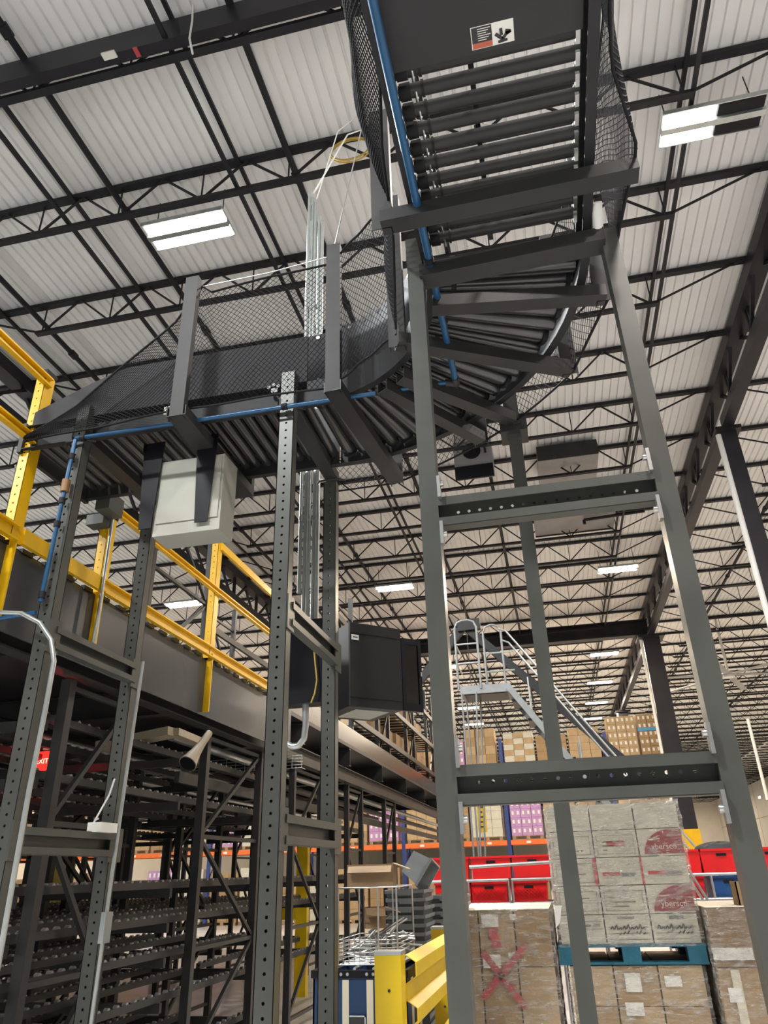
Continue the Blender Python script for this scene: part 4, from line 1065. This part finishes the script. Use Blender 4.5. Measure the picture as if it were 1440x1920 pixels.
for (i, k) in ((0, 1), (1, 1), (0, 2), (0, 3), (1, 3)):
    panel(m, i, k, .08, .12, .92, .13); panel(m, i, k, .08, .80, .92, .81); panel(m, i, k, .08, .12, .09, .81); panel(m, i, k, .91, .12, .92, .81)
    for r_ in range(3): panel(m, i, k, .2, .25+.15*r_, .3+.15*((i+r_+k) % 4), .29+.15*r_)
panel(m, 0, 0, .5, .5, .95, .52); panel(m, 0, 0, .5, .75, .95, .77); panel(m, 0, 0, .55, .6, .7, .68); panel(m, 0, 0, .75, .6, .9, .68)
m.build('printed_frames', mk('grey_print', (.16, .15, .12), .6), o)
m = MB()
for i, k in ((1, 2), (2, 2)): panel(m, i, k, .12, .35, .5, .47)
panel(m, 0, 2, .93, 0, 1.0, 1); panel(m, 1, 2, .97, .0, 1.02, 1); panel(m, 1, 3, .3, .4, .7, .6)
m.build('red_print', 'tape', o)
m = MB()
for i, k in ((1, 2), (2, 2)): panel(m, i, k, .52, .3, .85, .44)
panel(m, 2, 0, .4, .82, .7, .93); panel(m, 1, 0, .3, .84, .66, .92)
m.build('grey_print', 'totegrey', o)
MB().box(xx0+.7, YP+.02, zc0+5*hc, xx0+.97, YP+.5, zc0+5*hc+.02).build('loose_flap', 'kraft', o)
add_wrap(o, xx0-.012, xx0+1.062, YP-.02, YP+1.01, zb+.12, zc0+5*hc+.015)
# right brown load
x0, x1, zt = 1.0, 1.99, 1.30
o = carton_stack('wrapped_pallet_load', 'stretch-wrapped brown carton load with pale corner board at the right edge', x0, x1, YP-.1, YP+1.0, 0, 2, 3, (zt-.13)/3, ['kraft3', 'kraft'], 'wrapped pallet loads')
MB().box(x0+.09, YP-.112, .05, x0+.15, YP-.10, zt-.4).build('corner_board', 'strap', o)
m = MB()
for (a, b_, c_, d_) in ((1404, 1703, 1425, 1728), (1365, 1853, 1395, 1880), (1418, 1782, 1438, 1806), (1335, 1778, 1415, 1800)):
    p, q = at(a, b_, Y=YP-.113), at(c_, d_, Y=YP-.113); m.box(p.x, YP-.113, q.z, q.x, YP-.1, p.z)
m.build('paper_label', 'paper', o)
MB().box(x0, YP-.1, zt, x1, YP+1.0, zt+.004).build('top_sheet', 'strap', o)
add_wrap(o, x0-.01, x1+.01, YP-.12, YP+1.01, .1, zt+.01)
o = thing('open_carton', 'small open brown carton with raised flap on top of the right wrapped load', 'carton', (1.45, YP+.15, zt+.004))
p = at(1386, 1700, Y=YP+.05)
m = MB().box(p.x, YP+.02, zt+.004, p.x+.25, YP+.03, zt+.17); m.box(p.x, YP+.22, zt+.004, p.x+.25, YP+.23, zt+.15); m.box(p.x, YP+.02, zt+.004, p.x+.01, YP+.23, zt+.17); m.box(p.x+.24, YP+.02, zt+.004, p.x+.25, YP+.23, zt+.15); m.build('body', 'kraft', o)
MB().poly([(p.x+.05, YP+.015, zt+.15), (p.x+.24, YP+.015, zt+.17), (p.x+.26, YP-.06, zt+.02), (p.x+.1, YP-.05, zt+.03)], .005).build('flap', 'kraft2', o)
# ================================================================ RED CRATES ON PIPE RACKS
YCR = 9.0
def crate(x, z, w, h, mat, label, lattice):
    o = thing('crate', label, 'crate', (x, YCR+.2, z), 'plastic crates on the pipe rack')
    t = .012; m = MB()
    b = w/2; f = .94
    def P_(sx, sy, zz, k): return V(x+sx*b*k, YCR+.2+sy*.2*k, zz)
    c0 = [P_(-1,-1,z,f), P_(1,-1,z,f), P_(1,1,z,f), P_(-1,1,z,f)]; c1 = [P_(-1,-1,z+h,1), P_(1,-1,z+h,1), P_(1,1,z+h,1), P_(-1,1,z+h,1)]
    i0 = [P_(-1,-1,z+.01,f*.95), P_(1,-1,z+.01,f*.95), P_(1,1,z+.01,f*.95), P_(-1,1,z+.01,f*.95)]; i1 = [P_(-1,-1,z+h,.95), P_(1,-1,z+h,.95), P_(1,1,z+h,.95), P_(-1,1,z+h,.95)]
    m.add(c0+c1+i0+i1, [(3,2,1,0)] + [(k, (k+1) % 4, 4+(k+1) % 4, 4+k) for k in range(4)] + [(4+k, 4+(k+1) % 4, 12+(k+1) % 4, 12+k) for k in range(4)] + [(12+k, 12+(k+1) % 4, 8+(k+1) % 4, 8+k) for k in range(4)] + [(8, 9, 10, 11)])
    m.build('body', mat, o)
    m = MB(); 
    for s in (-1, 1): m.box(x-b-.008, YCR+.2+s*.2-.008, z+h-.022, x+b+.008, YCR+.2+s*.2+.008, z+h)
    for s in (-1, 1): m.box(x+s*b-.008, YCR, z+h-.022, x+s*b+.008, YCR+.4, z+h)
    m.build('rim', mat, o)
    MB().box(x-.05, YCR-.004, z+h-.07, x+.05, YCR+.003, z+h-.045).build('handle_slot', 'black', o)
    if lattice:
        m = MB()
        for k in range(9):
            for q_ in (-1, 1):
                xx = x - b*.8 + b*.2*k
                a = V(max(x-b*.88, min(x+b*.88, xx-q_*.06)), YCR+.005, z+.02); c = V(max(x-b*.88, min(x+b*.88, xx+q_*.06)), YCR-.003, z+h*.62); m.bar(a, c, .006, .008, (0, -1, 0))
        m.build('lattice_ribs', 'red', o)
    return o
zu, zl = 1.515, 1.285
for i, xx in enumerate((-1.27, -.80, -.345, .11)):
    crate(xx, zu, .44, .225, 'red', f'red plastic crate on the upper tier, {nth(i+1)} from the left', False)
for i, xx in enumerate((-1.24, -.84, -.41, .05)):
    crate(xx, zl, .40, .20, 'red', f'red lattice crate on the lower tier, {nth(i+1)} from the left', True)
for i, xx in enumerate((1.20, 1.62, 2.10)):
    crate(xx, zu, .42, .225, 'red', f'red plastic crate right of the white carton stack, {nth(i+1)} of the upper tier', False)
crate(1.22, zl, .36, .2, 'red', 'red lattice crate right of the white carton stack on the lower tier', True)
crate(1.64, zl, .36, .2, 'bluecr', 'blue crate on the lower tier beside the right portal post', False)
def pipe_rack(xa, xb, label):
    o = thing('pipe_rack', label, 'pipe rack', ((xa+xb)/2, YCR+.2, 0), 'silver pipe racks for crates')
    for z, nm in ((1.50, 'upper_shelf_pipe'), (1.27, 'lower_shelf_pipe')):
        m = MB()
        for y in (YCR-.06, YCR+.46): m.cyl((xa, y, z), (xb, y, z), .016, 8)
        for k in range(5): m.cyl((xa+(xb-xa)*k/4, YCR-.06, z), (xa+(xb-xa)*k/4, YCR+.46, z), .012, 8)
        m.build(nm, 'zinc', o)
    n = max(2, round((xb-xa)/.45))
    for k in range(n+1):
        for y in (YCR-.06, YCR+.46):
            x = xa+(xb-xa)*k/n; MB().cyl((x, y, 0), (x, y, 1.5), .013, 8).build('leg', 'zinc', o)
    return o
pipe_rack(-1.5, -.62, 'silver pipe rack under the leftmost red crates'); pipe_rack(-.58, .34, 'silver pipe rack under the red crates left of the white carton stack')
pipe_rack(1.0, 2.4, 'silver pipe rack under the crates right of the white carton stack')
m = MB(); m.cyl(at(880, 1626, Y=YCR-.2), at(1055, 1615, Y=YCR-.2), .018, 8); tag(m.build('cross_pipe', 'zinc'), 'silver cross pipe running in front of the left red crates', 'pipe')
for a in (0, 9): tag(MB().cyl(at(1283+a, 1632, Y=YCR-.15), at(1322+a, 1694, Y=YCR-.15), .014, 8).build('diagonal_pipe', 'zinc'), f'slanting silver pipe beside the white carton stack, {"upper" if a else "lower"} of the pair', 'pipe', 'slanting pipes')
bg = thing('black_bag', 'black folded bag lying on top of the right red crates', 'bag', (1.62, YCR+.2, zu+.225))
m = MB(); n = 24
def BF(u, v):
    a = 2*PI*u; r_ = math.sin(PI*min(1, v*.5+.0)) ; w = .27*(1+.12*math.sin(3*a)+.08*math.sin(7*a))
    return V(1.66+w*.85*math.cos(a)*math.sin(PI/2*(1-v)), YCR+.2+.17*math.sin(a)*math.sin(PI/2*(1-v)), zu+.225+.065*math.sin(PI/2*v)*(1+.15*math.sin(5*a)))
m.sheet(BF, 24, 6); m.build('folded_cloth', 'copper', bg)
# ================================================================ FLOOR RAIL, BLUE CART, TOTES
fr = thing('floor_guardrail', 'yellow double corrugated floor guardrail receding from the camera', 'guardrail', (-.88, 4.9, 0))
XG = -.885; YG0, YG1 = 4.05, 5.75
for y in (YG0, YG1):
    po = MB().box(XG-.07, y-.055, 0, XG+.06, y+.055, 1.245).build('post', 'plyel', fr)
    MB().box(XG-.072, y-.057, 1.245, XG+.062, y+.057, 1.26).build('post_cap', 'galv', po)
    m = MB()
    for z in (1.10, .95, .8): m.cyl((XG, y-.056, z), (XG, y-.060, z), .007, 8)
    m.build('bolt', 'steel2', po)
def wbeam(z): 
    h = .31; ps = [(0, -h/2), (.05, -h/2+.03), (.05, -h/2+.09), (.0, -.035), (.0, .035), (.05, h/2-.09), (.05, h/2-.03), (0, h/2)]
    prof = ps + [(a-.006, b) for a, b in reversed(ps)]
    return MB().extr(prof, (XG+.065, YG0+.06, z), (XG+.065, YG1+.03, z))
for z in (1.08, .62): wbeam(z).build('corrugated_rail', 'plyel', fr)
bc = thing('bin_cart', 'navy blue fabric bin cart with cream straps behind the yellow floor rail', 'cart', (-1.25, 5.3, 0))
BX0, BX1, BY0, BY1, BZ = -1.58, -1.0, 5.0, 5.75, 1.06
m = MB()
for (a, b_, c_, d_) in ((BX0, BY0, BX1, BY0+.01), (BX0, BY1-.01, BX1, BY1), (BX0, BY0, BX0+.01, BY1), (BX1-.01, BY0, BX1, BY1)): m.box(a, b_, .2, c_, d_, BZ)
m.box(BX0, BY0, .19, BX1, BY1, .2); m.build('fabric_body', 'bin', bc)
m = MB()
for (a, b_, c_, d_) in ((BX0-.012, BY0-.012, BX1+.012, BY0+.012), (BX0-.012, BY1-.012, BX1+.012, BY1+.012), (BX0-.012, BY0, BX0+.012, BY1), (BX1-.012, BY0, BX1+.012, BY1)): m.box(a, b_, BZ-.02, c_, d_, BZ+.02)
m.build('top_rim', 'black', bc)
for x in (-1.375, -1.225):
    MB().box(x-.02, BY0-.006, .2, x+.02, BY0-.001, BZ-.03).build('strap', 'strap', bc)
for y in (5.15, 5.4): MB().box(BX1+.001, y-.03, .2, BX1+.006, y+.03, BZ-.03).build('strap', 'strap', bc)
m = MB()
for x in (-1.40, -1.36, -1.24, -1.2, -1.5, -1.05): m.cyl((x, BY0-.013, BZ), (x, BY0-.02, BZ), .009, 8)
m.build('rivet', 'zinc', bc)
pk = MB().box(-1.345, BY0-.01, .70, -1.255, BY0-.006, .84).build('placard', 'ink', bc)
m = MB().box(-1.35, BY0-.013, .845, -1.25, BY0-.008, .853); m.box(-1.35, BY0-.013, .69, -1.25, BY0-.008, .698); m.box(-1.258, BY0-.013, .69, -1.25, BY0-.008, .853)
m.build('placard_frame', 'zinc', pk)
m = MB(); m.poly([(-1.33, BY0-.0105, .81), (-1.30, BY0-.0105, .77), (-1.27, BY0-.0105, .81)], .001); m.cyl((-1.30, BY0-.0105, .73), (-1.30, BY0-.012, .73), .008, 8); m.build('placard_print', 'totegrey', pk)
for x in (BX0+.06, BX1-.06):
    for y in (BY0+.06, BY1-.06):
        m = MB().cyl((x-.015, y, .06), (x+.015, y, .06), .06, 14); m.box(x-.02, y-.02, .1, x+.02, y+.02, .19); m.build('caster', 'rubber', bc)
# wire basket standing in the cart
WX0, WX1, WY0, WY1, WZ0, WZ1 = -1.44, -1.06, 5.06, 5.6, 1.1, 1.52
wb = thing('wire_basket', 'silver wire basket full of loose tubes on the blue cart', 'wire basket', (-1.25, 5.3, WZ0))
m = MB()
for k in range(7):
    z = WZ0+.022*k
    m.tube([(WX0, WY0, z), (WX1, WY0, z), (WX1, WY1, z), (WX0, WY1, z)], .0035, 5, True)
m.tube([(WX0, WY0, WZ1), (WX1, WY0, WZ1), (WX1, WY1, WZ1), (WX0, WY1, WZ1)], .005, 5, True)
for k in range(12): 
    x = WX0+(WX1-WX0)*k/11; m.cyl((x, WY0, WZ0), (x, WY0, WZ0+.15), .0025, 5)
for (x, y) in ((WX0, WY0), (WX1, WY0), (WX1, WY1), (WX0, WY1), ((WX0+WX1)/2+.07, WY0), (-1.2, WY1)): m.cyl((x, y, WZ0), (x, y, WZ1), .006, 6)
for k in range(9): m.cyl((WX0, WY0+.06*k, WZ0), (WX1, WY0+.06*k, WZ0), .004, 5)
for k in range(4): m.cyl((WX0+.12*k, BY0, 1.085), (WX0+.12*k, BY1, 1.085), .01, 6)
m.build('wire_frame', 'zinc', wb)
for k in range(26):
    a = V(random.uniform(-1.42, -1.15), random.uniform(5.1, 5.5), WZ0+.03+random.uniform(0, .12)); b_ = a + V(random.uniform(.1, .25), random.uniform(-.1, .1), random.uniform(-.03, .12))
    tag(MB().cyl(a, b_, random.uniform(.005, .009), 7).build('loose_tube', 'zinc'), 'short silver tube lying loose in the wire basket', 'metal tube', 'loose tubes in the wire basket')
def open_box(cx, cy, z, w, d_, h, label, rz=0, mt='kraft'):
    o = thing('cardboard_box', label, 'cardboard box', (cx, cy, z))
    R = Matrix.Rotation(rz, 3, 'Z')
    m = MB()
    for (c, s) in (((0, -d_/2, h/2), (w, .006, h)), ((0, d_/2, h/2), (w, .006, h)), ((-w/2, 0, h/2), (.006, d_, h)), ((w/2, 0, h/2), (.006, d_, h)), ((0, 0, .003), (w, d_, .006))):
        m.rbox(R @ Vector(c) + V(cx, cy, z), s, rz)
    m.build('body', mt, o)
    m = MB(); m.rbox(R @ V(w/2+.05, 0, h-.015) + V(cx, cy, z), (.11, d_*.95, .005), rz, 0, .35); m.build('flap', 'kraft2', o)
    m = MB(); m.rbox(R @ V(0, -d_/2-.03, h-.03) + V(cx, cy, z), (w*.95, .07, .005), rz, .6, 0); m.build('flap', mt, o)
    return o
open_box(-1.27, 5.3, WZ1+.006, .30, .25, .13, 'open brown cardboard box on top of the wire basket', .12, 'kraft3')
open_box(-1.27, 5.35, WZ0+.18, .13, .13, .12, 'small brown cardboard box inside the wire basket', .3, 'kraft3')
def tote_mesh():
    m = MB(); pts = []
    for z, s in ((0, .78), (.20, .95), (.20, 1.0), (.225, 1.0), (.225, .94), (.01, .74)):
        pts += [V(-.15*s, -.2*s, z), V(.15*s, -.2*s, z), V(.15*s, .2*s, z), V(-.15*s, .2*s, z)]
    fs = [(3, 2, 1, 0)]
    for l in range(5): fs += [(l*4+k, l*4+(k+1) % 4, l*4+4+(k+1) % 4, l*4+4+k) for k in range(4)]
    fs.append((20, 21, 22, 23)); m.add(pts, fs); return m
t0 = None
def tote(x, y, z, label, group, rz=0, mat='tote', rot=None):
    global t0
    if t0 is None:
        o = bpy.data.objects.new('tote', None); col.objects.link(o)
        tote_mesh().build('tub', 'tote', o)
        m = MB()
        for s in (-1, 1): m.box(-.05, s*.203-.004, .19, .05, s*.203+.004, .212)
        m.build('grip', 'totegrey', o)
        m = MB()
        for s_ in (-1, 1): m.box(-.155, s_*.2-.006, .205, .155, s_*.2+.006, .228); m.box(s_*.15-.006, -.2, .205, s_*.15+.006, .2, .228)
        m.build('rim', 'totegrey', o); t0 = o; tag(o, label, 'tote', group)
    else: o = dup(t0, None, label, group)
    o['label'] = label; o['category'] = 'tote'; o['group'] = group
    o.location = (x, y, z); o.rotation_euler = rot or (0, 0, rz); return o
for s, (x, y, n, nm) in enumerate(((-1.22, 6.35, 23, 'middle'), (-.98, 6.85, 22, 'rear right'), (-1.52, 6.6, 17, 'basket-side'))):
    for k in range(n):
        tote(x, y, .057*k, f'dark nested plastic tote, {nth(k+1)} from the floor in the {nm} stack', 'nested totes beside the left pallet load', random.uniform(-.03, .03))
tg_ = tote(-1.20, 6.35, 1.66, 'grey plastic tub tipped on its side on top of the tote stacks', 'nested totes beside the left pallet load', rot=(.35, math.radians(125), .25)); tg_.scale = (.75, .75, .75)
for ch in tg_.children:
    ch.data = ch.data.copy(); ch.data.materials[0] = M['totegrey']
# ================================================================ THINGS NEAR THE ROOF
hu = thing('unit_heater', 'grey gas unit heater hanging from the roof behind the portal frame', 'heater', at(890, 880, Y=14.3))
c = at(890, 868, Y=14.3)
MB().box(c.x-.42, 13.9, c.z-.3, c.x+.42, 14.5, c.z+.35).build('case', 'duct', hu)
MB().cyl((c.x-.02, 13.88, c.z+.08), (c.x-.02, 13.9, c.z+.08), .2, 18).build('fan_grille', 'black', hu)
MB().box(c.x-.42, 13.86, c.z-.62, c.x+.42, 13.9, c.z-.30).build('louvre', 'black', hu)
m = MB()
for s in (-.4, .4): m.cyl((c.x+s, 14.2, c.z+.3), (c.x+s, 14.2, ZC), .012, 6)
m.build('hanger', 'joist', hu)
for k, (y_, lab, q4) in enumerate(((0, 'grey sheet-metal duct panel near the roof above the upper crossbar', (1008, 862, 1122, 848, 1118, 898, 1012, 908)), (0, 'grey sheet-metal duct panel just below the upper crossbar', (1002, 948, 1152, 932, 1150, 988, 1004, 1004)))):
    pts = [at(q4[2*i], q4[2*i+1], Z=10.0) for i in range(4)]
    o = thing('duct_panel', lab, 'duct panel', sum(pts, V(0, 0, 0))/4, 'roof duct panels')
    a = min(p.x for p in pts); b_ = max(p.x for p in pts); c_ = min(p.y for p in pts); d_ = max(p.y for p in pts)
    MB().box(a, c_, 9.98, b_, d_, 10.3).build('sheet', 'duct', o)
    m = MB(); m.box(a, c_-.03, 9.95, b_, c_, 10.32); m.box(a, d_, 9.95, b_, d_+.03, 10.32); m.build('flange', 'steel2', o)
pts = [at(1150, 940, Z=9.9), at(1205, 935, Z=9.9), at(1208, 958, Z=9.9), at(1095, 975, Z=9.9)]
m = MB().tube(pts, .045, 8); m.cyl(pts[3], pts[3]+V(0, 0, -.12), .04, 8)
tag(m.build('gas_pipe', 'joist'), 'dark bent gas pipe below the duct panel near the roof', 'pipe')
fn = thing('ceiling_fan', 'large white ceiling fan with long rod at far right beyond the portal post', 'ceiling fan', (7.05, 30, 8.1))
MB().cyl((7.05, 30, 8.15), (7.05, 30, ZC), .05, 8).build('rod', 'white', fn)
MB().cyl((7.05, 30, 7.98), (7.05, 30, 8.16), .22, 14).build('hub', 'white', fn)
for k in range(6):
    a = k*PI/3+.15; d_ = V(math.cos(a), math.sin(a), 0); MB().bar(V(7.05, 30, 8.08)+d_*.2, V(7.05, 30, 8.06)+d_*3.2, .24, .025).build('blade', 'duct', fn)
pr_ = at(1402, 1348, Y=26); pq = at(1430, 1500, Y=26)
m = MB().cyl((pr_.x, 26, pq.z), (pr_.x, 26, pr_.z), .05, 8); tag(m.build('hanging_rod', 'white'), 'white vertical rod hanging at the far right edge', 'rod')
# bright wall lamps on the far right wall
for k, (x, y) in enumerate(((1345, 1525), (1425, 1495))):
    p = at(x, y, X=XR-.1)
    o = thing('wall_lamp', f'white glowing wall lamp on the far right wall, {["behind the lower right crossbar end", "at the right photo edge"][k]}', 'wall lamp', p, 'wall lamps')
    MB().box(XR-.14, p.y-.6, p.z-.15, XR-.02, p.y+.6, p.z+.15).build('housing', 'white', o)
    MB().box(XR-.17, p.y-.5, p.z-.1, XR-.14, p.y+.5, p.z+.1).build('lit_lens', 'lens', o)
# ================================================================ WORLD AND VIEW
w = bpy.data.worlds.new('world'); sc.world = w; w.use_nodes = True
bgd = w.node_tree.nodes['Background']; bgd.inputs[0].default_value = (1, 1, 1, 1); bgd.inputs[1].default_value = .16
vs_ = sc.view_settings; sc.display_settings.display_device = 'sRGB'
vs_.view_transform = 'Standard'; vs_.look = 'None'; vs_.gamma = 1; vs_.use_curve_mapping = False; vs_.exposure = 0.48
